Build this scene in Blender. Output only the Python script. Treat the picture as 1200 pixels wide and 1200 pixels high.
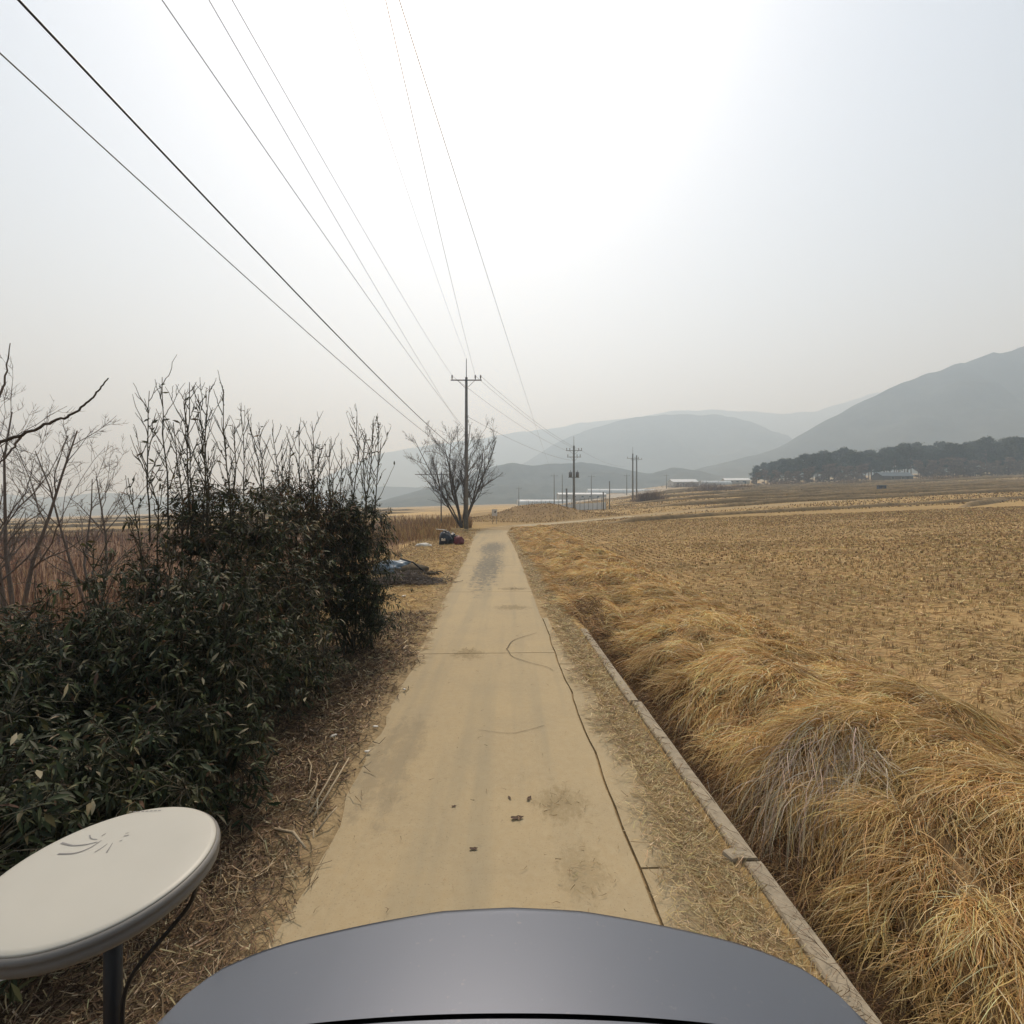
import bpy, bmesh, math, random
import numpy as np
from mathutils import Vector, Matrix
R = math.radians
rng = np.random.default_rng(7)
random.seed(7)
sc = bpy.context.scene
C = sc.collection
for o in list(bpy.data.objects):
    bpy.data.objects.remove(o)

# ------------------------------------------------------------------ camera
H = 2.6                      # camera on a short mast above the car roof
HOR = 588.0                  # picture row of the horizon (1200 px picture)
F = 600.0
cam = bpy.data.cameras.new('camera')
cam.sensor_width = 36; cam.lens = 18.0; cam.shift_y = -0.01
cam.clip_start = 0.05; cam.clip_end = 12000
camo = bpy.data.objects.new('camera', cam); C.objects.link(camo)
camo.location = (0, 0, H); camo.rotation_euler = (R(90), 0, 0)
sc.camera = camo

# ------------------------------------------------------------------ sky, sun, exposure
SUN_EL, SUN_AZ = 52.0, -6.0      # azimuth from +Y towards +X
w = bpy.data.worlds.new('World'); sc.world = w; w.use_nodes = True
nt = w.node_tree; nt.nodes.clear()
sky = nt.nodes.new('ShaderNodeTexSky'); sky.sky_type = 'NISHITA'; sky.sun_disc = False
sky.sun_elevation = R(SUN_EL); sky.sun_rotation = R(SUN_AZ)
sky.air_density = 1.0; sky.dust_density = 1.9; sky.ozone_density = 1.0; sky.altitude = 50
hs = nt.nodes.new('ShaderNodeHueSaturation'); hs.inputs['Saturation'].default_value = 0.52
bgn = nt.nodes.new('ShaderNodeBackground'); bgn.inputs['Strength'].default_value = 0.135
wo = nt.nodes.new('ShaderNodeOutputWorld')
nt.links.new(sky.outputs[0], hs.inputs['Color']); nt.links.new(hs.outputs[0], bgn.inputs['Color'])
nt.links.new(bgn.outputs[0], wo.inputs['Surface'])
sun = bpy.data.lights.new('sun', 'SUN'); sun.energy = 3.4; sun.angle = R(4.0); sun.color = (1.0, 0.955, 0.88)
suno = bpy.data.objects.new('sun', sun); C.objects.link(suno)
sv = Vector((math.sin(R(SUN_AZ))*math.cos(R(SUN_EL)), math.cos(R(SUN_AZ))*math.cos(R(SUN_EL)), math.sin(R(SUN_EL))))
suno.rotation_euler = sv.to_track_quat('Z', 'Y').to_euler(); suno.location = sv*50 + Vector((0, 0, 20))
sc.view_settings.view_transform = 'Standard'; sc.view_settings.look = 'None'
sc.view_settings.exposure = 0.18; sc.view_settings.gamma = 1.0; sc.view_settings.use_curve_mapping = False
sc.render.engine = 'CYCLES'
sc.cycles.use_denoising = True
sc.cycles.max_bounces = 6; sc.cycles.diffuse_bounces = 3; sc.cycles.volume_bounces = 1
sc.cycles.transmission_bounces = 4; sc.cycles.transparent_max_bounces = 6
HAZE_DENSITY = 0.00100

# ------------------------------------------------------------------ noise and helpers
def _hash(ix, iy, s):
    n = (ix.astype(np.int64)*374761393 + iy.astype(np.int64)*668265263 + s*974711) & 0x7fffffff
    n = ((n ^ (n >> 13))*1274126177) & 0x7fffffff
    return ((n ^ (n >> 16)) & 0xffff)/65535.0
def vnoise(x, y, scale, s=0):
    x = np.asarray(x, float)*scale; y = np.asarray(y, float)*scale
    ix = np.floor(x); iy = np.floor(y); fx = x-ix; fy = y-iy
    fx = fx*fx*(3-2*fx); fy = fy*fy*(3-2*fy)
    a = _hash(ix, iy, s); b = _hash(ix+1, iy, s); c = _hash(ix, iy+1, s); d = _hash(ix+1, iy+1, s)
    return (a*(1-fx)+b*fx)*(1-fy) + (c*(1-fx)+d*fx)*fy - 0.5
def fbm(x, y, scale, s=0, o=4):
    t = 0; a = 1.0
    for i in range(o):
        t = t + a*vnoise(x, y, scale*2**i, s+i*17); a *= 0.5
    return t
def sstep(a, b, x):
    t = np.clip((np.asarray(x, float)-a)/(b-a), 0, 1); return t*t*(3-2*t)
def lerp(a, b, t): return a + (b-a)*t
def at(px, py, d): return Vector(((px-600)/F*d, d, H+(HOR-py)/F*d))

def tag(o, label=None, cat=None, group=None, kind=None):
    if label: o['label'] = label
    if cat: o['category'] = cat
    if group: o['group'] = group
    if kind: o['kind'] = kind
    return o
def empty(name, loc, label, cat, group=None, rz=0):
    o = bpy.data.objects.new(name, None); C.objects.link(o)
    o.location = loc; o.rotation_euler[2] = rz; o.empty_display_size = 0.2
    return tag(o, label, cat, group)
def copy_tree(o, parent=None):
    c = o.copy(); C.objects.link(c); c.parent = parent
    for ch in list(o.children): copy_tree(ch, c)
    return c
def link(name, me, mat=None, parent=None):
    o = bpy.data.objects.new(name, me); C.objects.link(o)
    if mat and not me.materials: me.materials.append(mat)
    if parent: o.parent = parent
    return o
def np_mesh(name, V, Fc, mat=None, parent=None, col=None, smooth=True):
    """V (n,3), Fc (m,k) one polygon size"""
    V = np.asarray(V, np.float32); Fc = np.asarray(Fc, np.int32)
    me = bpy.data.meshes.new(name)
    me.vertices.add(len(V)); me.vertices.foreach_set('co', V.ravel())
    m, k = Fc.shape
    me.loops.add(m*k); me.loops.foreach_set('vertex_index', Fc.ravel())
    me.polygons.add(m); me.polygons.foreach_set('loop_start', np.arange(0, m*k, k, dtype=np.int32))
    me.polygons.foreach_set('loop_total', np.full(m, k, np.int32))
    me.polygons.foreach_set('use_smooth', np.full(m, bool(smooth)))
    if col is not None:
        ca = me.color_attributes.new('Col', 'FLOAT_COLOR', 'POINT')
        cc = np.ones((len(V), 4), np.float32); cc[:, :3] = col
        ca.data.foreach_set('color', cc.ravel())
    me.update(calc_edges=True)
    return link(name, me, mat, parent)

def grid_mesh(name, X, Y, Z, mat=None, parent=None, col=None, smooth=True):
    n, m = X.shape
    i = np.arange(n*m).reshape(n, m)
    f = np.stack([i[:-1, :-1], i[1:, :-1], i[1:, 1:], i[:-1, 1:]], -1).reshape(-1, 4)[:, ::-1]
    return np_mesh(name, np.stack([X, Y, Z], -1).reshape(-1, 3), f, mat, parent, None if col is None else col.reshape(-1, 3), smooth)

class MB:
    """collects simple solids into one mesh"""
    def __init__(s): s.bm = bmesh.new()
    def box(s, c, size, rot=None, bevel=0.0):
        m = Matrix.Translation(c)
        if rot is not None: m = m @ rot.to_4x4()
        r = bmesh.ops.create_cube(s.bm, size=1.0, matrix=m @ Matrix.Diagonal((*size, 1)))
        if bevel:
            es = list({e for v in r['verts'] for e in v.link_edges})
            bmesh.ops.bevel(s.bm, geom=es, offset=bevel, segments=2, affect='EDGES', profile=0.6)
        return s
    def tube(s, pts, rad, n=8, cap=True):
        pts = [Vector(p) for p in pts]; k = len(pts)
        rad = rad if hasattr(rad, '__len__') else [rad]*k
        rings = []; up = None
        for i, p in enumerate(pts):
            t = (pts[min(i+1, k-1)]-pts[max(i-1, 0)]).normalized()
            if up is None: up = Vector((0, 0, 1)) if abs(t.z) < 0.9 else Vector((1, 0, 0))
            a = t.cross(up).normalized(); b = a.cross(t).normalized(); up = b
            rings.append([s.bm.verts.new(p+rad[i]*(math.cos(q)*a+math.sin(q)*b)) for q in [2*math.pi*j/n for j in range(n)]])
        for r0, r1 in zip(rings, rings[1:]):
            for j in range(n):
                f = s.bm.faces.new((r0[j], r0[(j+1) % n], r1[(j+1) % n], r1[j])); f.smooth = True
        if cap:
            s.bm.faces.new(rings[0][::-1]); s.bm.faces.new(rings[-1])
        return s
    def lathe(s, prof, n=32, m=Matrix.Identity(4)):
        rings = []
        for r, z in prof:
            rings.append([s.bm.verts.new(m @ Vector((r*math.cos(2*math.pi*j/n), r*math.sin(2*math.pi*j/n), z))) for j in range(n)])
        for r0, r1 in zip(rings, rings[1:]):
            for j in range(n):
                f = s.bm.faces.new((r0[j], r0[(j+1) % n], r1[(j+1) % n], r1[j])); f.smooth = True
        s.bm.faces.new(rings[0][::-1]); s.bm.faces.new(rings[-1])
        return s
    def build(s, name, mat, parent=None):
        bmesh.ops.recalc_face_normals(s.bm, faces=s.bm.faces)
        me = bpy.data.meshes.new(name); s.bm.to_mesh(me); s.bm.free()
        return link(name, me, mat, parent)

# ribbons: strands as flat curved blades
def ribbons(P, width, side=None):
    """P (N,k,3) centre lines, width (N,) -> V,F ; tapered ribbons"""
    N, k, _ = P.shape
    T = np.gradient(P, axis=1)
    if side is None:
        side = rng.normal(size=(N, 1, 3))
    S = np.cross(T, side); S /= np.linalg.norm(S, axis=2, keepdims=True)+1e-9
    tap = np.linspace(1.0, 0.35, k)[None, :, None]
    S = S*tap*(np.asarray(width)[:, None, None]*0.5)
    V = np.stack([P-S, P+S], 2).reshape(-1, 3)
    base = (np.arange(N)*2*k)[:, None]; j = np.arange(k-1)[None, :]*2
    a = base+j
    Fq = np.stack([a, a+1, a+3, a+2], -1).reshape(-1, 4)
    return V, Fq
def tubes_np(P, rad, n=3):
    """P (N,k,3), rad (N,k)"""
    N, k, _ = P.shape
    T = np.gradient(P, axis=1); T /= np.linalg.norm(T, axis=2, keepdims=True)+1e-9
    ref = np.where(np.abs(T[:, :1, 2:3]) < 0.8, np.array([[[0, 0, 1.0]]]), np.array([[[1.0, 0, 0]]]))
    A = np.cross(T, np.broadcast_to(ref, T.shape)); A /= np.linalg.norm(A, axis=2, keepdims=True)+1e-9
    B = np.cross(A, T)
    q = np.arange(n)*2*math.pi/n
    V = P[:, :, None, :] + rad[:, :, None, None]*(np.cos(q)[None, None, :, None]*A[:, :, None, :]+np.sin(q)[None, None, :, None]*B[:, :, None, :])
    idx = np.arange(N*k*n).reshape(N, k, n)
    nx = np.roll(idx, -1, axis=2)
    Fq = np.stack([idx[:, :-1], nx[:, :-1], nx[:, 1:], idx[:, 1:]], -1).reshape(-1, 4)
    return V.reshape(-1, 3), Fq
def rep_col(col, k): return np.repeat(col, k, axis=0)
def palette(n, cols, wts, jit=0.15):
    cols = np.array(cols); i = rng.choice(len(cols), n, p=np.array(wts)/sum(wts))
    return np.clip(cols[i]*(1+jit*rng.normal(size=(n, 1)))*(1+0.05*rng.normal(size=(n, 3))), 0.004, 0.9)

# ------------------------------------------------------------------ materials
MATS = {}
def mat(name, col, rough=0.8, metal=0.0, noise=None, bump=None, spec=0.3, coat=0.0, attr=False, transl=0.0, noise2=None):
    """noise=(scale, amount): colour breakup; noise2 the same, coarser; bump=(scale, strength, distance)"""
    m = bpy.data.materials.new(name); m.use_nodes = True
    N = m.node_tree.nodes; L = m.node_tree.links
    b = N['Principled BSDF']; out = N['Material Output']
    b.inputs['Roughness'].default_value = rough; b.inputs['Metallic'].default_value = metal
    b.inputs['Specular IOR Level'].default_value = spec
    if coat: b.inputs['Coat Weight'].default_value = coat; b.inputs['Coat Roughness'].default_value = 0.06
    tc = N.new('ShaderNodeNewGeometry')
    if attr:
        a = N.new('ShaderNodeAttribute'); a.attribute_name = 'Col'; src = a.outputs['Color']
    else:
        a = N.new('ShaderNodeRGB'); a.outputs[0].default_value = (*col, 1); src = a.outputs[0]
    for nz in (noise, noise2):
        if not nz: continue
        t = N.new('ShaderNodeTexNoise'); t.inputs['Scale'].default_value = nz[0]; t.inputs['Detail'].default_value = 6; t.inputs['Roughness'].default_value = 0.65
        L.new(tc.outputs['Position'], t.inputs['Vector'])
        mr = N.new('ShaderNodeMapRange'); mr.inputs['From Min'].default_value = 0.25; mr.inputs['From Max'].default_value = 0.75
        mr.inputs['To Min'].default_value = 1-nz[1]; mr.inputs['To Max'].default_value = 1+nz[1]
        L.new(t.outputs['Fac'], mr.inputs['Value'])
        vm = N.new('ShaderNodeVectorMath'); vm.operation = 'SCALE'
        L.new(src, vm.inputs[0]); L.new(mr.outputs[0], vm.inputs['Scale']); src = vm.outputs[0]
    L.new(src, b.inputs['Base Color'])
    if bump:
        t = N.new('ShaderNodeTexNoise'); t.inputs['Scale'].default_value = bump[0]; t.inputs['Detail'].default_value = 8
        L.new(tc.outputs['Position'], t.inputs['Vector'])
        bp = N.new('ShaderNodeBump'); bp.inputs['Strength'].default_value = bump[1]; bp.inputs['Distance'].default_value = bump[2]
        L.new(t.outputs['Fac'], bp.inputs['Height']); L.new(bp.outputs[0], b.inputs['Normal'])
    if transl:
        tr = N.new('ShaderNodeBsdfTranslucent'); L.new(src, tr.inputs['Color'])
        mx = N.new('ShaderNodeMixShader'); mx.inputs[0].default_value = transl
        L.new(b.outputs[0], mx.inputs[1]); L.new(tr.outputs[0], mx.inputs[2]); L.new(mx.outputs[0], out.inputs['Surface'])
    MATS[name] = m
    return m

M_ground = mat('soil_and_straw', None, 0.95, attr=True, noise=(9, 0.35), noise2=(0.6, 0.18), bump=(14, 0.6, 0.05), spec=0.1)
M_straw = mat('straw', None, 0.75, attr=True, transl=0.28, spec=0.25)
M_leaf = mat('leaf', None, 0.6, attr=True, transl=0.14, spec=0.22)
M_bark = mat('bark', (0.085, 0.068, 0.052), 0.9, noise=(30, 0.4), bump=(60, 0.5, 0.01))
M_shoot = mat('shoot_bark', (0.062, 0.055, 0.035), 0.8, noise=(25, 0.4))
M_twig = mat('grey_twig', (0.14, 0.115, 0.095), 0.9, noise=(20, 0.3))
M_concpole = mat('pole_concrete', (0.17, 0.165, 0.15), 0.85, noise=(6, 0.25), noise2=(1.2, 0.2))
M_steel = mat('galvanised_steel', (0.16, 0.165, 0.17), 0.5, metal=0.6)
M_porc = mat('insulator_porcelain', (0.12, 0.11, 0.11), 0.3)
M_wire = mat('wire_metal', (0.13, 0.13, 0.135), 0.6, metal=0.2)
M_cable = mat('black_cable', (0.012, 0.012, 0.013), 0.5)
M_kerb = mat('ditch_concrete', (0.30, 0.25, 0.175), 0.92, noise=(16, 0.22), noise2=(1.6, 0.16), bump=(70, 0.4, 0.006))
M_hill = mat('winter_forest', (0.060, 0.062, 0.052), 1.0, noise=(0.05, 0.5), noise2=(0.008, 0.35), spec=0.0)
M_dishw = mat('dish_white', (0.43, 0.41, 0.35), 0.45, noise=(5, 0.03), spec=0.4)
M_dishrim = mat('dish_rim_grey', (0.17, 0.16, 0.145), 0.5)
M_mark = mat('print_grey', (0.20, 0.19, 0.18), 0.6)
M_blackpipe = mat('black_painted_pipe', (0.012, 0.013, 0.015), 0.45, spec=0.4)
M_rubber = mat('rubber', (0.015, 0.015, 0.016), 0.8)
M_glass = mat('tinted_glass', (0.01, 0.012, 0.014), 0.06, spec=0.5)
M_lamp = mat('red_lens', (0.25, 0.012, 0.012), 0.15, spec=0.5)

def paint_material():
    m = bpy.data.materials.new('grey_metallic_paint'); m.use_nodes = True
    N = m.node_tree.nodes; L = m.node_tree.links; b = N['Principled BSDF']
    b.inputs['Base Color'].default_value = (0.078, 0.086, 0.106, 1); b.inputs['Metallic'].default_value = 0.75
    b.inputs['Coat Weight'].default_value = 0.8
    g = N.new('ShaderNodeNewGeometry')
    t = N.new('ShaderNodeTexNoise'); t.inputs['Scale'].default_value = 7; t.inputs['Detail'].default_value = 8
    L.new(g.outputs['Position'], t.inputs['Vector'])
    mr = N.new('ShaderNodeMapRange'); mr.inputs['To Min'].default_value = 0.02; mr.inputs['To Max'].default_value = 0.16
    L.new(t.outputs['Fac'], mr.inputs['Value']); L.new(mr.outputs[0], b.inputs['Coat Roughness'])
    b.inputs['Roughness'].default_value = 0.42
    # thin road dust lying in specks
    t2 = N.new('ShaderNodeTexNoise'); t2.inputs['Scale'].default_value = 60; t2.inputs['Detail'].default_value = 6
    L.new(g.outputs['Position'], t2.inputs['Vector'])
    m2 = N.new('ShaderNodeMapRange'); m2.inputs['From Min'].default_value = 0.66; m2.inputs['From Max'].default_value = 0.82
    m2.inputs['To Max'].default_value = 0.22
    L.new(t2.outputs['Fac'], m2.inputs['Value'])
    mx = N.new('ShaderNodeMix'); mx.data_type = 'RGBA'
    mx.inputs['A'].default_value = (0.078, 0.086, 0.106, 1); mx.inputs['B'].default_value = (0.32, 0.29, 0.24, 1)
    L.new(m2.outputs[0], mx.inputs['Factor']); L.new(mx.outputs['Result'], b.inputs['Base Color'])
    return m
M_paint = paint_material()

# ------------------------------------------------------------------ the lie of the land
RX = np.array([[-0.10, -8], [-0.13, 0], [-0.25, 3.3], [-0.63, 14], [-1.01, 25], [-1.55, 37], [-1.75, 42], [-1.45, 47], [0.1, 52.5], [4, 58.5], [12, 65.5], [24, 73.5], [42, 82], [75, 95], [120, 110]], float)
def catmull(P, n=24):
    P = np.vstack([2*P[0]-P[1], P, 2*P[-1]-P[-2]]); out = []
    for i in range(1, len(P)-2):
        t = np.linspace(0, 1, n, endpoint=False)[:, None]
        a, b, c, d = P[i-1], P[i], P[i+1], P[i+2]
        out.append(0.5*((2*b)+(-a+c)*t+(2*a-5*b+4*c-d)*t**2+(-a+3*b-3*c+d)*t**3))
    return np.vstack(out+[P[-2][None]])
ROAD = catmull(RX)
_rt = np.gradient(ROAD, axis=0); _rt /= np.linalg.norm(_rt, axis=1, keepdims=True)
RS = np.concatenate([[0], np.cumsum(np.linalg.norm(np.diff(ROAD, axis=0), axis=1))])
def road_pt(s):
    x = np.interp(s, RS, ROAD[:, 0]); y = np.interp(s, RS, ROAD[:, 1])
    tx = np.interp(s, RS, _rt[:, 0]); ty = np.interp(s, RS, _rt[:, 1])
    return x, y, tx, ty
S0 = RS[np.argmin(np.abs(ROAD[:, 1]-0))]      # arc length where y = 0
def half_left(y): return 1.15 + 0.0075*np.clip(y-3.3, 0, 30)
def half_right(y): return 1.15 + 0.006*np.clip(y-3.3, 0, 30)
def road_dist(x, y):
    """signed offset to the right of the road centre and y along"""
    x = np.asarray(x, float); y = np.asarray(y, float)
    sh = x.shape; xf = x.ravel(); yf = y.ravel()
    out = np.full(xf.shape, 999.0)
    near = (np.abs(yf-50) < 62) & (xf > -30) & (xf < 125)
    idx = np.nonzero(near)[0]
    RP = ROAD[::3]; RT = _rt[::3]
    for c in range(0, len(idx), 40000):
        ii = idx[c:c+40000]
        dx = xf[ii, None]-RP[None, :, 0]; dy = yf[ii, None]-RP[None, :, 1]
        j = np.argmin(dx*dx+dy*dy, axis=1); r = np.arange(len(ii))
        out[ii] = dx[r, j]*RT[j, 1]-dy[r, j]*RT[j, 0]
    return out.reshape(sh)
def kerb_x(y): return 1.74-0.036*(np.asarray(y, float)-2.55)
BANK_U = np.array([-0.3, 0.0, 0.10, 0.16, 0.45, 0.65, 1.0, 1.5, 2.0, 2.6, 3.2, 3.8, 4.6])
BANK_Z = np.array([0.0, 0.0, -0.02, -0.50, -0.60, -0.52, -0.20, 0.08, 0.22, 0.22, 0.12, 0.02, -0.02])
def bank_mask(y): return 1-sstep(44, 51, y)
def base_z(x, y):
    x = np.asarray(x, float); y = np.asarray(y, float)
    z = np.where(x > 0, 0.040, 0.030)*(x-6*np.tanh(x/6))
    far = np.clip(y-60, 0, 700)
    z = z + 0.03*far*sstep(0.02, 0.38, x/np.maximum(y, 1.0))
    z = z - 0.6*sstep(-5, -14, x)*(1-sstep(100, 300, y))
    z = z + fbm(x, y, 0.02, 3, 3)*0.5*sstep(25, 90, np.hypot(x, y))
    return z
def gz(x, y, lumps=True):
    x = np.asarray(x, float); y = np.asarray(y, float)
    z = base_z(x, y)
    u = x-kerb_x(y)
    bk = np.interp(u, BANK_U, BANK_Z)
    fill = sstep(8.5, 13.0, y)                      # farther on the ditch is choked with grass
    bk = np.where(bk < 0, bk*(1-0.85*fill), bk) + 0.16*fill*np.exp(-((u-0.9)/0.55)**2)
    if lumps:
        on = sstep(0.5, 1.3, u)*(1-sstep(3.0, 4.2, u))
        bk = bk + on*(0.34*vnoise(x+0.5*y, y, 0.55, 5)+0.26*vnoise(x, y, 1.5, 9))
        fl = sstep(3.2, 4.2, u)
        bk = bk + fl*0.05*fbm(x, y, 0.8, 11, 3)
        z = z + 0.05*fbm(x, y, 0.9, 21, 3)*sstep(-1.9, -2.8, x)*(np.hypot(x, y) < 80)
    z = z + bk*bank_mask(y)*(np.asarray(y) > -20)
    rd = road_dist(x, y)
    inr = np.where(rd > 0, 1-sstep(1.45, 1.75, rd), 1-sstep(0.98, 1.22, -rd+0.09*fbm(x, y, 1.1, 23, 4)))
    z = z - 0.05*inr + 0.012*sstep(1.0, 1.3, -rd)*(rd > -3)
    # low bank of earth beyond the bend
    z = z + 2.3*np.exp(-(((x-4.0)/6.0)**2+((y-74)/5.0)**2))*(1+0.3*vnoise(x, y, 0.3, 25))
    z = z + 0.9*np.exp(-(((x+14)/6)**2+((y-62)/5.0)**2))
    return z

TAN = np.array([0.345, 0.235, 0.10]); STRAW = np.array([0.36, 0.255, 0.115]); BROWN = np.array([0.18, 0.12, 0.065])
RED = np.array([0.135, 0.075, 0.048]); DIRT = np.array([0.30, 0.225, 0.125]); PALE = np.array([0.36, 0.33, 0.28])
def gcol(x, y):
    n = fbm(x, y, 0.35, 31, 4)[..., None]; n2 = fbm(x, y, 0.03, 41, 3)[..., None]
    c = np.broadcast_to(TAN, x.shape+(3,)).copy()
    c = c*(1+0.35*n2)
    left = sstep(-5.5, -8.5, x+2*n[..., 0])[..., None]*(1-sstep(45, 130, y))[..., None]
    c = lerp(c, RED*(1+0.3*n), left*0.85)
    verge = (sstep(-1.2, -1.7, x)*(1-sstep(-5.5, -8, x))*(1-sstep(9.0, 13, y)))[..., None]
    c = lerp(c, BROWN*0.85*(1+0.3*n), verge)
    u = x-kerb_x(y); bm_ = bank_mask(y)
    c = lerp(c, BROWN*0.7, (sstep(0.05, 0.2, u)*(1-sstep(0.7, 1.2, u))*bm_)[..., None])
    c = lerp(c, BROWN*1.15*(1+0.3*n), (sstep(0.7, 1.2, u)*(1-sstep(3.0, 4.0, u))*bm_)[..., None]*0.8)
    fld = (sstep(3.4, 4.2, u)*(1-sstep(50, 58, y)))[..., None]
    c = lerp(c, np.array([0.31, 0.208, 0.092])*(1+0.35*n), fld)
    rd = np.abs(road_dist(x, y)); rs = (1-sstep(1.2, 1.9, rd))[..., None]
    c = lerp(c, DIRT, rs*0.85)
    # earth bank beyond the bend is bare and browner
    e = np.exp(-(((x-4.0)/6.5)**2+((y-72)/6.5)**2))[..., None]
    c = lerp(c, np.array([0.20, 0.13, 0.065]), np.clip(e*1.2, 0, 1)*0.7)
    # pale plots under film far off, paler and darker plots among them
    az = x/np.maximum(y, 1)
    pl = (sstep(0.03, 0.08, az)*(1-sstep(0.26, 0.34, az))*sstep(230, 260, y)*(1-sstep(420, 470, y)))[..., None]
    c = lerp(c, PALE, pl*0.8)
    plots = np.floor(y/17+0.15*x/17)
    ph = _hash(plots.astype(np.int64), np.floor(x/60).astype(np.int64), 77)[..., None]
    c = np.where(((y > 66) & (y < 420))[..., None], c*(0.78+0.42*ph), c)
    return np.clip(c, 0.01, 0.6)

def axis(parts):
    out = []
    for a, b, n in parts: out.append(np.linspace(a, b, n, endpoint=False))
    return np.concatenate(out+[[parts[-1][1]]])
def geo(a, b, n): return a*(b/a)**(np.arange(n)/n)
gx = np.concatenate([-geo(3600, 14, 40), np.arange(-14, -3, 0.35), np.arange(-3, 1.0, 0.09), np.arange(1.0, 8, 0.11), np.arange(8, 20, 0.4), geo(20, 3600, 46), [3600]])
gy = np.concatenate([-geo(3600, 12, 26), np.arange(-12, 0.5, 0.5), np.arange(0.5, 20, 0.16), np.arange(20, 60, 0.35), np.arange(60, 110, 0.9), geo(110, 3600, 60), [3600]])
GX, GY = np.meshgrid(gx, gy)
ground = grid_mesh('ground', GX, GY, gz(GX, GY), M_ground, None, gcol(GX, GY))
tag(ground, kind='structure')

# ------------------------------------------------------------------ the concrete lane
def lane_material():
    m = bpy.data.materials.new('lane_concrete'); m.use_nodes = True
    N = m.node_tree.nodes; L = m.node_tree.links; b = N['Principled BSDF']
    b.inputs['Roughness'].default_value = 0.93; b.inputs['Specular IOR Level'].default_value = 0.15
    g = N.new('ShaderNodeNewGeometry')
    def noise(scale, det=6, rough=0.6, vec=None):
        t = N.new('ShaderNodeTexNoise'); t.inputs['Scale'].default_value = scale; t.inputs['Detail'].default_value = det; t.inputs['Roughness'].default_value = rough
        L.new(vec or g.outputs['Position'], t.inputs['Vector']); return t.outputs['Fac']
    def mr(v, a, b_, c, d):
        t = N.new('ShaderNodeMapRange'); t.inputs['From Min'].default_value = a; t.inputs['From Max'].default_value = b_
        t.inputs['To Min'].default_value = c; t.inputs['To Max'].default_value = d; L.new(v, t.inputs['Value']); return t.outputs[0]
    def mix(f, A, B):
        t = N.new('ShaderNodeMix'); t.data_type = 'RGBA'; L.new(f, t.inputs['Factor'])
        for k, v in (('A', A), ('B', B)):
            if isinstance(v, tuple): t.inputs[k].default_value = (*v, 1)
            else: L.new(v, t.inputs[k])
        return t.outputs['Result']
    def math_(op, a, b_=None):
        t = N.new('ShaderNodeMath'); t.operation = op; t.use_clamp = False
        for i, v in enumerate((a, b_)):
            if v is None: continue
            if isinstance(v, (int, float)): t.inputs[i].default_value = v
            else: L.new(v, t.inputs[i])
        return t.outputs[0]
    c = mix(mr(noise(1.3), 0.3, 0.7, 0, 1), (0.395, 0.303, 0.172), (0.342, 0.270, 0.163))
    c = mix(mr(noise(14, 8, 0.7), 0.35, 0.75, 0, 0.5), c, (0.44, 0.365, 0.235))
    # tyre-polished greyer tracks drawn out along the lane
    sp = N.new('ShaderNodeVectorMath'); sp.operation = 'MULTIPLY'; sp.inputs[1].default_value = (3.2, 0.12, 1)
    L.new(g.outputs['Position'], sp.inputs[0])
    c = mix(mr(noise(1.0, 4, 0.5, sp.outputs[0]), 0.48, 0.68, 0, 0.5), c, (0.27, 0.235, 0.16))
    # spots and grit
    c = mix(mr(noise(70, 4, 0.65), 0.59, 0.70, 0, 0.6), c, (0.15, 0.115, 0.07))
    # worn patches where the grey stone shows: centre x, y, half sizes
    xyz = N.new('ShaderNodeSeparateXYZ'); L.new(g.outputs['Position'], xyz.inputs[0])
    spx = N.new('ShaderNodeVectorMath'); spx.operation = 'MULTIPLY'; spx.inputs[1].default_value = (1.0, 0.55, 1)
    L.new(g.outputs['Position'], spx.inputs[0])
    def patch(c, x, y, a, b_, col, amt=0.85, sc_=2.6):
        dx = math_('DIVIDE', math_('SUBTRACT', xyz.outputs[0], x), a); dy = math_('DIVIDE', math_('SUBTRACT', xyz.outputs[1], y), b_)
        r = math_('ADD', math_('MULTIPLY', dx, dx), math_('MULTIPLY', dy, dy))
        r = math_('ADD', r, mr(noise(sc_*2.2, 10, 0.8, spx.outputs[0]), 0.2, 0.8, -1.9, 1.9))
        return mix(mr(r, 0.2, 1.0, amt*0.8, 0.0), c, col)
    grey = (0.175, 0.155, 0.115)
    c = patch(c, -0.95, 21.0, 0.6, 6.5, grey, 1.2)
    c = patch(c, -1.1, 29.0, 0.8, 4.5, grey, 1.2)
    c = patch(c, 0.05, 15.3, 0.55, 0.25, (0.21, 0.165, 0.095))
    c = patch(c, 0.0, 12.6, 0.5, 0.35, (0.21, 0.165, 0.095))
    c = patch(c, -0.75, 8.75, 0.32, 0.35, (0.24, 0.185, 0.10), 0.8, 5)
    c = patch(c, 0.42, 4.4, 0.26, 0.3, (0.25, 0.19, 0.10), 0.7, 7)
    c = patch(c, -1.2, 5.2, 0.3, 1.2, (0.20, 0.165, 0.11), 0.5, 2)
    c = patch(c, 0.5, 3.6, 0.2, 0.3, (0.25, 0.19, 0.10), 0.5, 9)
    L.new(c, b.inputs['Base Color'])
    bp = N.new('ShaderNodeBump'); bp.inputs['Strength'].default_value = 0.35; bp.inputs['Distance'].default_value = 0.006
    L.new(noise(55, 8, 0.7), bp.inputs['Height']); L.new(bp.outputs[0], b.inputs['Normal'])
    return m
M_lane = lane_material()
M_gap = mat('joint_dirt', (0.085, 0.066, 0.04), 1.0, noise=(30, 0.3))

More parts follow.
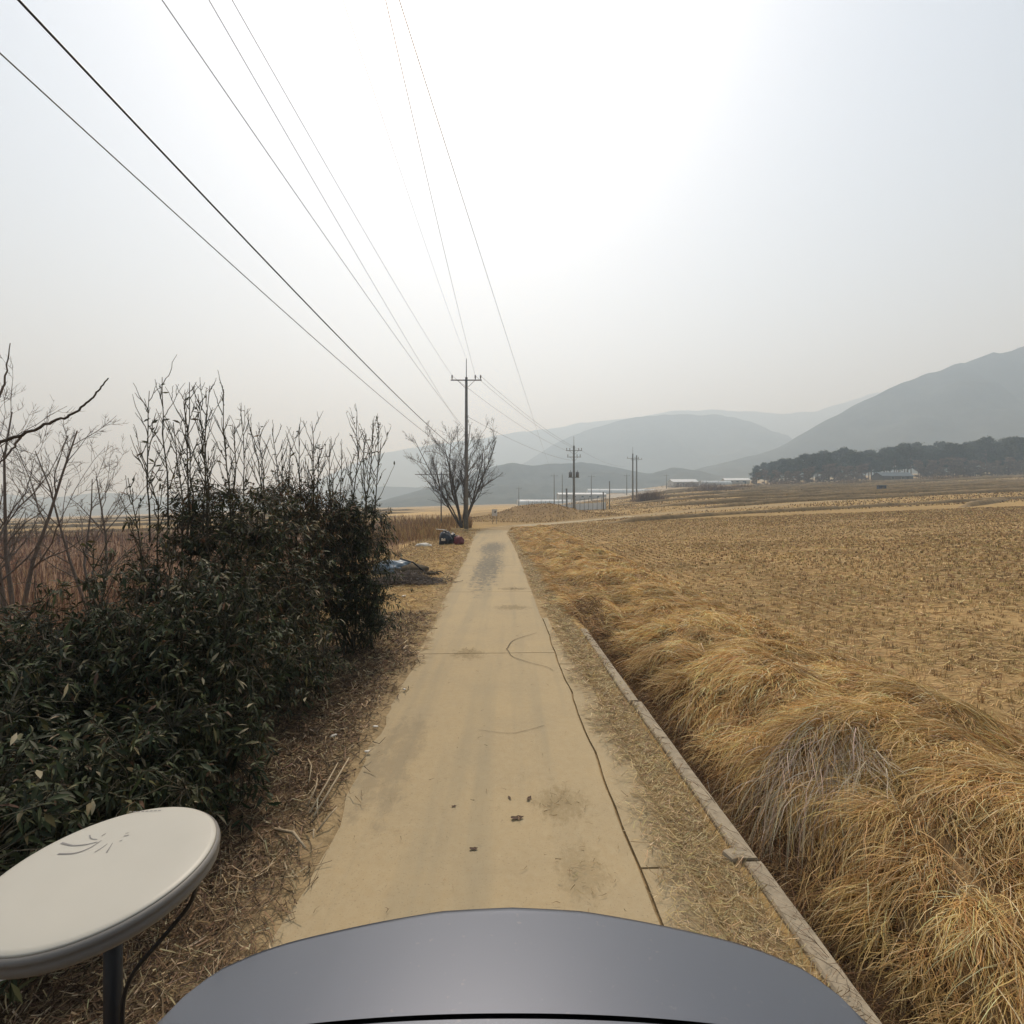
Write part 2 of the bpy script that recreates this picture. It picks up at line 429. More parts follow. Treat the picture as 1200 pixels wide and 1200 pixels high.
lane = bpy.data.objects.new('lane', None); C.objects.link(lane); tag(lane, kind='structure')
def slab(name, s0, s1, off0, off1, zt, wob=0.07, n=None, zb=-0.10):
    """one cast slab between arc lengths s0..s1 and lateral offsets off0(y)..off1(y)"""
    n = n or max(8, int((s1-s0)/0.22))
    s = np.linspace(s0, s1, n); x, y, tx, ty = road_pt(s)
    k = 9
    t = np.linspace(0, 1, k)[None, :]
    o0 = off0(y)+(0.035*fbm(y, y*0+9, 1.7, 57, 4) if name == 'edge_strip' else wob*2.0*fbm(y, y*0+3, 1.7, 51, 4)); o1 = off1(y)+wob*0.5*fbm(y, y*0+9, 1.7, 57, 4)
    o = o0[:, None]*(1-t)+o1[:, None]*t
    X = x[:, None]+o*ty[:, None]; Y = y[:, None]-o*tx[:, None]
    Z = base_z(X, Y)*0+zt+0.008*fbm(X, Y, 0.7, 63, 3) + np.maximum(base_z(X, Y), 0)*sstep(50, 60, Y)
    # skirts down to the soil
    def pad(A, dz=None):
        A = np.concatenate([A[:, :1], A, A[:, -1:]], 1); return np.concatenate([A[:1], A, A[-1:]], 0)
    Xp, Yp, Zp = pad(X), pad(Y), pad(Z)
    Zp[0] += zb; Zp[-1] += zb; Zp[:, 0] = np.minimum(Zp[:, 0], Zp[:, 1]+zb); Zp[:, -1] = np.minimum(Zp[:, -1], Zp[:, -2]+zb)
    return grid_mesh(name, Xp, Yp, Zp, M_lane, lane, smooth=False)
joints = [S0-8+0.2, S0+2.75, S0+8.8, S0+14.8, S0+20.9, S0+27.0, S0+33.0, S0+39.2, S0+45.4, S0+52, S0+59, S0+67, S0+76]
strip_w = 0.36
for i in range(len(joints)-1):
    a, b = joints[i]+0.011, joints[i+1]-0.011
    slab('slab', a, b, lambda y: -half_left(y), lambda y: half_right(y), 0.0)
for i in range(3):                                             # the narrow later strip beside the main slabs
    a, b = [(S0-6, S0+3.6), (S0+3.62, S0+8.2), (S0+8.23, S0+11.5)][i]
    slab('edge_strip', a, b, lambda y: half_right(y)+0.028, lambda y: half_right(y)+strip_w*(1-0.6*sstep(6, 11, y)), -0.012, 0.035)
# cracks: thin dirt-filled ribbons lying in the surface
def crack(pts, wd, name='crack'):
    P = np.array(pts, float); P = catmull(P, 8)
    P = P+0.012*np.stack([fbm(P[:, 1]*9, P[:, 0]*9, 1.0, 71, 3), fbm(P[:, 0]*9, P[:, 1]*9, 1.0, 73, 3)], -1)
    T = np.gradient(P, axis=0); T /= np.linalg.norm(T, axis=1, keepdims=True)
    Nn = np.stack([-T[:, 1], T[:, 0]], -1)
    ww = wd*(0.6+0.5*np.abs(vnoise(P[:, 0]*20, P[:, 1]*20, 1, 75))*2)[:, None]*np.linspace(1, 0.6, len(P))[:, None]
    A = P-Nn*ww/2; B = P+Nn*ww/2
    V = np.concatenate([np.c_[A, np.full(len(A), 0.011)], np.c_[B, np.full(len(B), 0.011)]])
    n = len(P); j = np.arange(n-1)
    return np_mesh(name, V, np.stack([j, j+1, j+1+n, j+n], -1), M_gap, lane)
def gpt(px, py): d = H*F/(py-HOR); return ((px-600)/F*d, d)
crack([gpt(594, 761), gpt(600, 752), gpt(612, 747), gpt(629, 742)], 0.018)
crack([gpt(594, 761), gpt(601, 770), gpt(618, 776), gpt(640, 782), gpt(648, 786)], 0.015)
crack([gpt(783, 1015), gpt(800, 1013), gpt(822, 1020)], 0.012)
crack([gpt(638, 851), gpt(600, 860), gpt(560, 856)], 0.007)

# ------------------------------------------------------------------ ditch wall along the right verge
wall = bpy.data.objects.new('ditch_wall', None); C.objects.link(wall)
tag(wall, 'low weathered concrete ditch wall of butted lengths between the verge and the grassy ditch', 'wall')
def wall_len(y0, y1, dx=0.0, dz=0.0, wdt=0.13):
    n = max(4, int((y1-y0)/0.25)); ys = np.linspace(y0, y1, n)
    prof = [(-wdt/2, -0.55), (-wdt/2, 0.035), (-wdt/2+0.012, 0.048), (wdt/2-0.012, 0.048), (wdt/2, 0.035), (wdt/2, -0.55)]
    V = []
    for y in ys:
        x = float(kerb_x(y))+dx+0.006*float(vnoise(y, 0, 2.0, 81))
        for (u, z) in prof: V.append((x+u+0.004*float(vnoise(y, u*40, 7, 83)), y, z+dz+0.006*float(vnoise(y, u*50, 5, 85))))
    k = len(prof); F_ = []
    for i in range(n-1):
        for j in range(k-1): F_.append((i*k+j, i*k+j+1, (i+1)*k+j+1, (i+1)*k+j))
    me = bpy.data.meshes.new('wall_length'); me.from_pydata(V, [], F_+[tuple(range(k))[::-1], tuple(range((n-1)*k, n*k))]); me.update()
    return link('wall_length', me, M_kerb, wall)
ys = [-3.0, 0.9, 3.66, 6.55, 8.1, 10.4]
for i in range(len(ys)-1):
    wall_len(ys[i]+0.01, ys[i+1]-0.01, dx=[0, 0.02, 0.0, -0.035, -0.01, 0.02, 0, 0.02, 0][i], dz=[0, -0.012, 0.0, 0.008, -0.02, -0.035, -0.05, -0.06, -0.07][i])
# broken lump at the joint
bmx = MB(); bmx.box((float(kerb_x(3.72))-0.05, 3.74, 0.015), (0.20, 0.11, 0.07), Matrix.Rotation(0.35, 3, 'Z'), 0.025)
bmx.build('broken_lump', M_kerb, wall)

# ------------------------------------------------------------------ dry grass on the ditch bank
GOLD = [(0.54, 0.370, 0.155), (0.63, 0.465, 0.235), (0.44, 0.270, 0.105), (0.30, 0.170, 0.070), (0.60, 0.49, 0.30)]
def lay_strands(x, y, ang, L, lift, drop, k, layer, wig=0.12):
    """strands that rise from the ground, fall over along ang and follow the ground"""
    N = len(x); P = np.zeros((N, k, 3)); z0 = gz(x, y)
    P[:, 0] = np.stack([x, y, z0-0.02], -1)
    step = L/(k-1); el = lift.copy(); a = ang.copy()
    for i in range(1, k):
        a = a+wig*rng.normal(size=N)
        P[:, i, 0] = P[:, i-1, 0]+np.cos(a)*np.cos(el)*step
        P[:, i, 1] = P[:, i-1, 1]+np.sin(a)*np.cos(el)*step
        zz = P[:, i-1, 2]+np.sin(el)*step
        P[:, i, 2] = np.maximum(zz, gz(P[:, i, 0], P[:, i, 1])+layer*(0.3+0.7*min(1, i/2)))
        el = el-drop*(0.6+0.8*rng.random(N))
    return P
def bank_points(n_target, y0, y1, dens):
    """density falls off with distance so that the cover looks even"""
    ys_ = np.linspace(y0, y1, 400); wgt = dens(ys_); cdf = np.cumsum(wgt); cdf /= cdf[-1]
    y = np.interp(rng.random(n_target), cdf, ys_)
    return y
NB = 150000
y = bank_points(NB, 0.6, 50.5, lambda d: 1/np.maximum(d, 3.2))
ch = sstep(8.5, 13.0, y)
u = 0.66-0.62*ch+rng.random(NB)**0.9*(3.2+0.62*ch)
x = kerb_x(y)+u
# tufts: strands gather on jittered tuft centres
cs = 0.30+0.012*y
cx = np.floor(x/cs); cy = np.floor(y/cs)
jx = (cx+0.5+0.7*(_hash(cx, cy, 91)-0.5))*cs; jy = (cy+0.5+0.7*(_hash(cx, cy, 92)-0.5))*cs
g = 0.55
x = lerp(x, jx, g*rng.random(NB)); y = np.maximum(lerp(y, jy, g*rng.random(NB)), 0.4)
u = x-kerb_x(y)
tuft = _hash(cx, cy, 93)
swirl = fbm(x, y, 0.45, 95, 3)
ang = math.pi + 0.30 + swirl*2.0 + (tuft-0.5)*1.7 + 0.42*rng.normal(size=NB)
lift = 0.12+0.75*_hash(cx, cy, 94)*rng.random(NB)+0.15*rng.normal(size=NB)
L = (0.22+0.34*rng.random(NB))*(0.7+0.6*_hash(cx, cy, 96))*(1-0.35*sstep(2.6, 3.8, u))*(1+0.006*y)
dist = np.hypot(x, y)
wd = np.maximum(0.0045, 0.00125*dist)*(0.7+0.7*rng.random(NB))
P = lay_strands(x, y, ang, L, np.clip(lift, 0.03, 1.2), 0.30, 6, 0.01+0.11*rng.random(NB)**1.5, 0.24)
V, Fq = ribbons(P, wd, np.broadcast_to(np.array([0, 0, 1.0]), (NB, 1, 3))+0.7*rng.normal(size=(NB, 1, 3)))
col = palette(NB, GOLD, [5, 3, 3, 1.2, 1.5], 0.14)
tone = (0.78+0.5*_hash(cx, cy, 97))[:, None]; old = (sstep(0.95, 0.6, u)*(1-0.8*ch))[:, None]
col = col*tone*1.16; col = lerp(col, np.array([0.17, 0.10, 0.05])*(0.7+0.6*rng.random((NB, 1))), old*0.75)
mossy = (fbm(x, y, 0.9, 99, 2) > 0.34)[:, None]
col = np.where(mossy, lerp(col, np.array([0.32, 0.26, 0.08]), 0.25), col)
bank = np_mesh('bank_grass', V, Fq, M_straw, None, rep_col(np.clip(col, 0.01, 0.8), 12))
tag(bank, 'long golden dead grass combed over the ditch bank', 'grass', kind='stuff')

# bleached stalks hanging into the ditch
def reed_clump(name, cx_, cy_, n, r, label, L0=0.75, colr=((0.44, 0.37, 0.26), (0.30, 0.24, 0.17), (0.54, 0.47, 0.36))):
    a = rng.random(n)*6.28; q = r*np.sqrt(rng.random(n))
    x = cx_+q*np.cos(a)*1.1; y = cy_+q*np.sin(a)
    ang_ = math.pi+0.95+0.25*rng.normal(size=n)
    P = lay_strands(x, y, ang_, L0*(0.6+0.5*rng.random(n)), 0.25+0.4*rng.random(n), 0.30, 8, 0.04+0.13*rng.random(n), 0.07)
    P[:, :, 2] += 0.03
    V, Fq = ribbons(P, 0.0072*(0.6+0.7*rng.random(n)))
    col = palette(n, colr, [3, 2, 2], 0.15)
    o = np_mesh(name, V, Fq, M_straw, None, rep_col(col, 16))
    return tag(o, label, 'reeds')
reed_clump('reed_clump', 3.0, 4.95, 430, 0.46, 'bleached grey stalks drooping in a fan over the golden bank grass', 1.15)

# brown tangle in the bottom of the ditch
n = 9000
y = bank_points(n, 0.8, 13, lambda d: 1/np.maximum(d, 3)); x = kerb_x(y)+0.12+0.65*rng.random(n)
P = lay_strands(x, y, rng.random(n)*6.28, 0.18+0.25*rng.random(n), 0.2+0.9*rng.random(n), 0.3, 4, 0.01+0.05*rng.random(n), 0.3)
V, Fq = ribbons(P, np.maximum(0.0045, 0.0013*np.hypot(x, y)))
o = np_mesh('ditch_tangle', V, Fq, M_straw, None, rep_col(palette(n, [(0.13, 0.08, 0.045), (0.20, 0.12, 0.06), (0.28, 0.19, 0.10)], [3, 3, 1]), 8))
tag(o, 'dark brown tangled stems in the ditch bottom', 'grass', kind='stuff')

# ------------------------------------------------------------------ litter on the verges
def litter(name, x, y, L, wfac, cols, wts, label, lift=0.12, zoff=0.006, cat='straw', angs=None, curl=0.25):
    n = len(x)
    a = rng.random(n)*6.28 if angs is None else angs
    k = 3; P = np.zeros((n, k, 3)); el = lift*rng.normal(size=n)
    for i in range(k):
        s = (i/(k-1)-0.5)*L
        P[:, i, 0] = x+np.cos(a+curl*(i-1)*rng.normal(size=n))*s; P[:, i, 1] = y+np.sin(a+curl*(i-1)*rng.normal(size=n))*s
        gzz = gz(P[:, i, 0], P[:, i, 1])
        rdd = road_dist(P[:, i, 0], P[:, i, 1])
        top = np.where((rdd > -half_left(P[:, i, 1])-0.05) & (rdd < half_right(P[:, i, 1])+0.36), np.maximum(gzz, 0.006), gzz)
        onk = (np.abs(P[:, i, 0]-kerb_x(P[:, i, 1])) < 0.09) & (P[:, i, 1] < 10.4)
        top = np.where(onk, 0.053, top)
        P[:, i, 2] = top+zoff+np.abs(np.sin(el)*s)+0.012*rng.random(n)
    V, Fq = ribbons(P, np.maximum(0.0042, wfac*np.hypot(x, y))*(0.6+0.8*rng.random(n)), np.broadcast_to(np.array([0, 0, 1.0]), (n, 1, 3))+0.35*rng.normal(size=(n, 1, 3)))
    o = np_mesh(name, V, Fq, M_straw, None, rep_col(palette(n, cols, wts, 0.2), 6))
    return tag(o, label, cat, kind='stuff')
# right verge between slabs and ditch wall
n = 24000
y = bank_points(n, 1.4, 46, lambda d: 1/np.maximum(d, 3)); rx = np.interp(y, ROAD[:, 1][:300], ROAD[:, 0][:300])
lo = rx+half_right(y); hi = kerb_x(y)-0.04
q = rng.beta(2.0, 1.2, n); x = lerp(lo, hi-0.055, q)
keep = (rng.random(n) < sstep(0.05, 0.55, q+0.5*fbm(x, y, 1.6, 101, 3))) | (y > 14)
x = x[keep]; y = y[keep]
litter('verge_straw', x, y, 0.06+0.13*rng.random(len(x)), 0.0012, [(0.47, 0.36, 0.18), (0.60, 0.48, 0.28), (0.30, 0.21, 0.105), (0.26, 0.20, 0.11)], [3, 2, 2, 1], 'chopped straw strewn along the verge beside the ditch wall')
# left verge: brown leaves, stems and straw under the hedge
n = 46000
y = bank_points(n, 1.0, 12, lambda d: 1/np.maximum(d, 2.5)); rx = np.interp(y, ROAD[:, 1][:300], ROAD[:, 0][:300])
q = rng.random(n)**0.75
x = rx-half_left(y)+0.10-q*2.1+0.22*fbm(y, y*0, 0.9, 103, 3)
keep = rng.random(n) < sstep(-0.02, 0.30, q+0.16*fbm(x, y, 2.0, 105, 3))
x = x[keep]; y = y[keep]
litter('hedge_litter', x, y, 0.05+0.2*rng.random(len(x))**1.7, 0.0019, [(0.16, 0.105, 0.06), (0.25, 0.17, 0.095), (0.38, 0.29, 0.17), (0.075, 0.048, 0.03), (0.50, 0.42, 0.27)], [4, 3, 2, 4, 0.8], 'brown leaf and stem litter under the hedge', lift=0.3, cat='leaf litter')
n = 16000
y = bank_points(n, 9, 47, lambda d: 1/np.maximum(d, 8)); rx = np.interp(y, ROAD[:, 1][:300], ROAD[:, 0][:300])
x = rx-half_left(y)+0.15-3.8*rng.random(n)**0.8
litter('verge_grass', x, y, 0.12+0.2*rng.random(n), 0.0013, [(0.37, 0.265, 0.115), (0.44, 0.33, 0.16), (0.24, 0.15, 0.075)], [4, 2, 2], 'flattened tan grass along the far side of the hedge', lift=0.25, cat='grass', curl=0.1)
# a few straws blown on to the concrete
n = 420
y = rng.uniform(2.6, 12, n); x = rng.uniform(-1.3, 0.8, n); near = rng.random(n) < 0.5
cxs = np.array([[0.42, 4.4], [0.5, 3.6], [-0.75, 8.75], [0.1, 15.2]])[rng.integers(0, 4, n)]
x = np.where(near, cxs[:, 0]+0.13*rng.normal(size=n), x); y = np.where(near, cxs[:, 1]+0.16*rng.normal(size=n), y)
litter('blown_straw', x, y, 0.02+0.05*rng.random(n), 0.0007, [(0.30, 0.22, 0.11), (0.17, 0.12, 0.06)], [2, 2], 'scraps of straw blown on to the concrete lane', lift=0.05, zoff=0.008)

# ------------------------------------------------------------------ stubble field
def stubble(y0, y1, per, wfac, hgt, xs=0.30, ysp=0.19, keepf=1.0):
    gxx = np.arange(3.0, 68, xs); gyy = np.arange(y0, y1, ysp)
    X, Y = np.meshgrid(gxx, gyy); X = X.ravel(); Y = Y.ravel()
    X = X+0.03*rng.normal(size=len(X))+0.25*vnoise(X, Y, 0.12, 111)-0.03*Y; Y = Y+0.06*rng.normal(size=len(Y))
    ub = X-kerb_x(Y)
    ok = (ub > 3.5+0.3*vnoise(X, Y, 0.6, 113)) & (X < Y*1.12+2.5) & (np.abs(road_dist(X, Y)) > 2.6) & (rng.random(len(X)) < keepf)
    ok &= ~((fbm(X, Y, 0.25, 115, 3) > 0.5) & (rng.random(len(X)) < 0.7))
    X = X[ok]; Y = Y[ok]; t = len(X)
    th = hgt*(0.6+0.7*rng.random(t))*(1+0.5*vnoise(X, Y, 0.2, 117))
    x = np.repeat(X, per)+0.028*rng.normal(size=t*per); y = np.repeat(Y, per)+0.028*rng.normal(size=t*per); h = np.repeat(th, per)*(0.7+0.5*rng.random(t*per))
    n = t*per; z = gz(x, y)
    a = rng.random(n)*6.28; le = np.abs(0.28*rng.normal(size=n))
    P = np.zeros((n, 2, 3)); P[:, 0] = np.stack([x, y, z-0.015], -1)
    P[:, 1] = P[:, 0]+np.stack([np.cos(a)*np.sin(le)*h, np.sin(a)*np.sin(le)*h, np.cos(le)*h+0.01], -1)
    V, Fq = ribbons(P, np.maximum(0.005, wfac*np.hypot(x, y))*(0.7+0.6*rng.random(n)))
    cc = palette(t, [(0.37, 0.26, 0.12), (0.46, 0.345, 0.175), (0.25, 0.165, 0.08)], [3, 2, 2], 0.2)
    return V, Fq, rep_col(np.repeat(cc, per, axis=0), 4)
VV, FF, CC = [], [], []; off = 0
for a in ((2.6, 14, 10, 0.0010, 0.085, 0.34, 0.13, 0.8), (14, 29, 6, 0.0013, 0.08, 0.34, 0.14, 0.8), (29, 58, 3, 0.0016, 0.085, 0.40, 0.2, 0.8)):
    V, Fq, cc = stubble(*a); VV.append(V); FF.append(Fq+off); CC.append(cc); off += len(V)
o = np_mesh('rice_stubble', np.vstack(VV), np.vstack(FF), M_straw, None, np.vstack(CC))
tag(o, 'rows of cut rice stubble across the harvested paddy', 'stubble', kind='stuff')
n = 110000
y = bank_points(n, 2.6, 57, lambda d: 1/np.maximum(d, 6)**0.35); x = kerb_x(y)+3.2+rng.random(n)*(y*1.1+2)
ok = (np.abs(road_dist(x, y)) > 2.4) & (rng.random(n) < 0.55+0.9*fbm(x, y, 0.3, 121, 3)); x = x[ok]; y = y[ok]
an = np.where(rng.random(len(x)) < 0.6, 0.15+0.4*rng.normal(size=len(x)), rng.random(len(x))*6.28)
litter('field_straw', x, y, 0.14+0.30*rng.random(len(x)), 0.00125, [(0.54, 0.385, 0.17), (0.64, 0.48, 0.25), (0.37, 0.24, 0.10), (0.22, 0.135, 0.06)], [4, 2.5, 2, 1.2], 'loose pale straw lying between the stubble rows', lift=0.10, angs=an)

# ------------------------------------------------------------------ rough weeds on the left and far banks
def upright(name, x, y, h, wfac, cols, wts, label, lean=0.25, cat='weeds', wmin=0.005):
    n = len(x); z = gz(x, y); a = rng.random(n)*6.28; P = np.zeros((n, 4, 3))
    le = np.abs(lean*rng.normal(size=n))
    for i in range(4):
        t = i/3; r = h*t*np.sin(le*(0.5+0.7*t))
        P[:, i] = np.stack([x+np.cos(a)*r, y+np.sin(a)*r, z-0.03+h*t*np.cos(le*(0.5+0.7*t))], -1)
    V, Fq = ribbons(P, np.maximum(wmin, wfac*np.hypot(x, y))*(0.6+0.7*rng.random(n)))
    o = np_mesh(name, V, Fq, M_straw, None, rep_col(palette(n, cols, wts, 0.22), 8))
    return tag(o, label, cat, kind='stuff')
n = 26000
d = 7+70*rng.random(n)**1.6; az = rng.uniform(-1.15, -0.16, n); x = az*d; y = d
ok = (x < -5.2) & (rng.random(n) < 0.35+1.3*np.clip(fbm(x, y, 0.16, 131, 3)+0.25, 0, 1)); x = x[ok]; y = y[ok]
hh = (0.3+0.75*rng.random(len(x)))*(0.7+0.8*np.clip(vnoise(x, y, 0.12, 133)+0.5, 0, 1))
upright('dead_weeds', x, y, hh, 0.0009, [(0.15, 0.075, 0.05), (0.21, 0.12, 0.07), (0.10, 0.055, 0.04), (0.30, 0.20, 0.10)], [4, 3, 2, 1.5], 'reddish brown dead weeds covering the ground behind the hedge')
n = 7000
y = rng.uniform(34, 62, n); x = -4.2-0.12*(y-34)-10*rng.random(n)**1.5+np.where(y > 50, 2.2, 0)
ok = (np.abs(road_dist(x, y)) > 1.9) & (rng.random(n) < 0.4+1.2*np.clip(fbm(x, y, 0.2, 137, 3)+0.3, 0, 1)); x = x[ok]; y = y[ok]
upright('tan_bank_grass', x, y, 0.35+0.8*rng.random(len(x)), 0.0011, [(0.36, 0.25, 0.11), (0.27, 0.17, 0.08), (0.19, 0.11, 0.06)], [3, 3, 2], 'tall tan dead grass around the foot of the bare tree', cat='grass')
n = 9000
y = rng.uniform(52, 85, n); x = rng.uniform(-9, 16, n)
ok = (np.abs(road_dist(x, y)) > 1.8) & (y > 62-0.25*x); x = x[ok]; y = y[ok]
upright('earth_bank_grass', x, y, 0.06+0.16*rng.random(len(x)), 0.0016, [(0.34, 0.24, 0.10), (0.24, 0.15, 0.07), (0.17, 0.10, 0.05)], [3, 3, 2], 'short tan grass over the earth bank beyond the bend', cat='grass', lean=0.6)

n = 46000
y = 58+190*rng.random(n)**1.35; x = y*rng.uniform(0.02, 1.12, n)
y = np.where(rng.random(n) < 0.7, np.round(y/2.4)*2.4+0.35*rng.normal(size=n)+0.02*x, y)
ok = (np.abs(road_dist(x, y)) > 2.2) & (y > 60+0.1*x) & (rng.random(n) < 0.35+1.1*np.clip(fbm(x, y, 0.05, 151, 3)+0.4, 0, 1)); x = x[ok]; y = y[ok]
upright('far_stubble', x, y, 0.10+0.18*rng.random(len(x)), 0.0020, [(0.36, 0.26, 0.12), (0.25, 0.165, 0.08), (0.17, 0.11, 0.055), (0.48, 0.37, 0.19)], [3, 3, 2, 1.5], 'straggling stubble across the far paddies', cat='stubble', lean=0.8)
# bunds between the far paddies: low straw-covered ridges
M_bund = mat('bund_earth', (0.23, 0.16, 0.075), 0.95, noise=(1.5, 0.35), noise2=(0.2, 0.25), bump=(6, 0.7, 0.08))
def bund(pts, h, wd, wob=0.5):
    P = catmull(np.array(pts, float), 30); n = len(P)
    T = np.gradient(P, axis=0); T /= np.linalg.norm(T, axis=1, keepdims=True); Nn = np.stack([T[:, 1], -T[:, 0]], -1)
    us = np.array([-0.75, -0.45, -0.25, 0.22, 0.45, 0.75]); hs_ = np.array([-0.35, 0.30, 0.98, 1.0, 0.4, -0.35])
    cxw = P+Nn*(wob*fbm(P[:, 0], P[:, 1], 0.08, 141, 3))[:, None]
    X = cxw[:, 0:1]+Nn[:, 0:1]*us*wd; Y = cxw[:, 1:2]+Nn[:, 1:2]*us*wd
    tp = np.minimum(1, np.minimum(np.arange(n), np.arange(n)[::-1])/14.0)[:, None]
    Z = gz(X, Y)+h*hs_*tp*(1+0.5*fbm(X, Y, 0.3, 143, 3))-0.12*(1-tp)
    o = grid_mesh('field_bund', X, Y, Z, M_bund); tag(o, kind='structure'); return o
bund([(8, 53.5), (20, 60.5), (38, 66), (60, 70), (95, 78)], 0.40, 0.8)
bund([(24, 77), (48, 88), (80, 92), (120, 100), (160, 112)], 0.5, 0.9)
bund([(52, 60), (62, 66), (70, 72)], 0.55, 1.0)
for k, yy in enumerate([92, 104, 118, 133, 150, 168, 190, 214, 240, 98, 111, 126, 141, 159]):
    x0 = [14, 30, 16, 40, 22, 60, 30, 80, 60, 70, 95, 60, 110, 120][k]
    bund([(x0, yy-2+3*math.sin(k)), (x0+40, yy+2), (x0+95, yy+5*math.sin(k*2.1)), (x0+170, yy+9), (x0+280, yy+16)], 0.55+0.04*(k % 9), 1.0+0.05*(k % 9), 1.5)
for k, yy in enumerate([75, 95, 125, 170, 230]):
    bund([(-10-6*k, yy), (-45-6*k, yy-4), (-110, yy-8+4*k), (-260, yy-2)], 0.5+0.08*k, 1.0, 1.5)

# ------------------------------------------------------------------ shrubs of the hedge
def leaf_batch(pos, dirv, L, W, droop, fold=0.35):
    """lance-shaped folded leaves: pos (n,3), dirv (n,3) unit -> V, F(tri)"""
    n = len(pos)
    up = np.array([0, 0, 1.0])+0.5*rng.normal(size=(n, 3))
    s = np.cross(dirv, up); s /= np.linalg.norm(s, axis=1, keepdims=True)+1e-9
    nn = np.cross(s, dirv)
    dr = np.array([0, 0, -1.0])
    L = L[:, None]; W = W[:, None]; droop = droop[:, None]
    b = pos; m = pos+dirv*L*0.45+dr*droop*L*0.12; t = pos+dirv*L+dr*droop*L*0.5
    l = m-s*W*0.5+nn*W*fold*0.5; r = m+s*W*0.5+nn*W*fold*0.5
    m2 = pos+dirv*L*0.75+dr*droop*L*0.28; l2 = m2-s*W*0.33+nn*W*fold*0.3; r2 = m2+s*W*0.33+nn*W*fold*0.3
    V = np.stack([b, l, m, r, l2, m2, r2, t], 1).reshape(-1, 3)
    tri = np.array([[0, 2, 1], [0, 3, 2], [1, 2, 5], [1, 5, 4], [2, 3, 6], [2, 6, 5], [4, 5, 7], [5, 6, 7]])
    Ft = (np.arange(n)[:, None, None]*8+tri[None]).reshape(-1, 3)
    return V, Ft
GREENS = [(0.032, 0.042, 0.016), (0.050, 0.057, 0.022), (0.020, 0.028, 0.012), (0.085, 0.072, 0.030), (0.110, 0.064, 0.034), (0.26, 0.22, 0.13)]
def unit(v): return v/(np.linalg.norm(v, axis=-1, keepdims=True)+1e-9)
def curve_pts(a, b, k, sag, jit):
    """(n,3),(n,3) -> (n,k,3) bowed lines"""
    t = np.linspace(0, 1, k)[None, :, None]
    P = a[:, None]*(1-t)+b[:, None]*t
    P = P+np.sin(t*math.pi)*sag[:, None, None]*np.array([0, 0, 1.0])
    w_ = np.sin(t*math.pi)*jit
    return P+rng.normal(size=P.shape)*w_
leaf_me = {}
def single_leaf_mesh(kind, col):
    if kind not in leaf_me:
        V, Ft = leaf_batch(np.zeros((1, 3)), np.array([[1.0, 0, 0]]), np.array([1.0]), np.array([0.27]), np.array([0.25]))
        o = np_mesh('leaf', V, Ft, M_leaf, None, np.tile(np.array(col), (8, 1)))
        leaf_me[kind] = o.data; bpy.data.objects.remove(o)
    return leaf_me[kind]
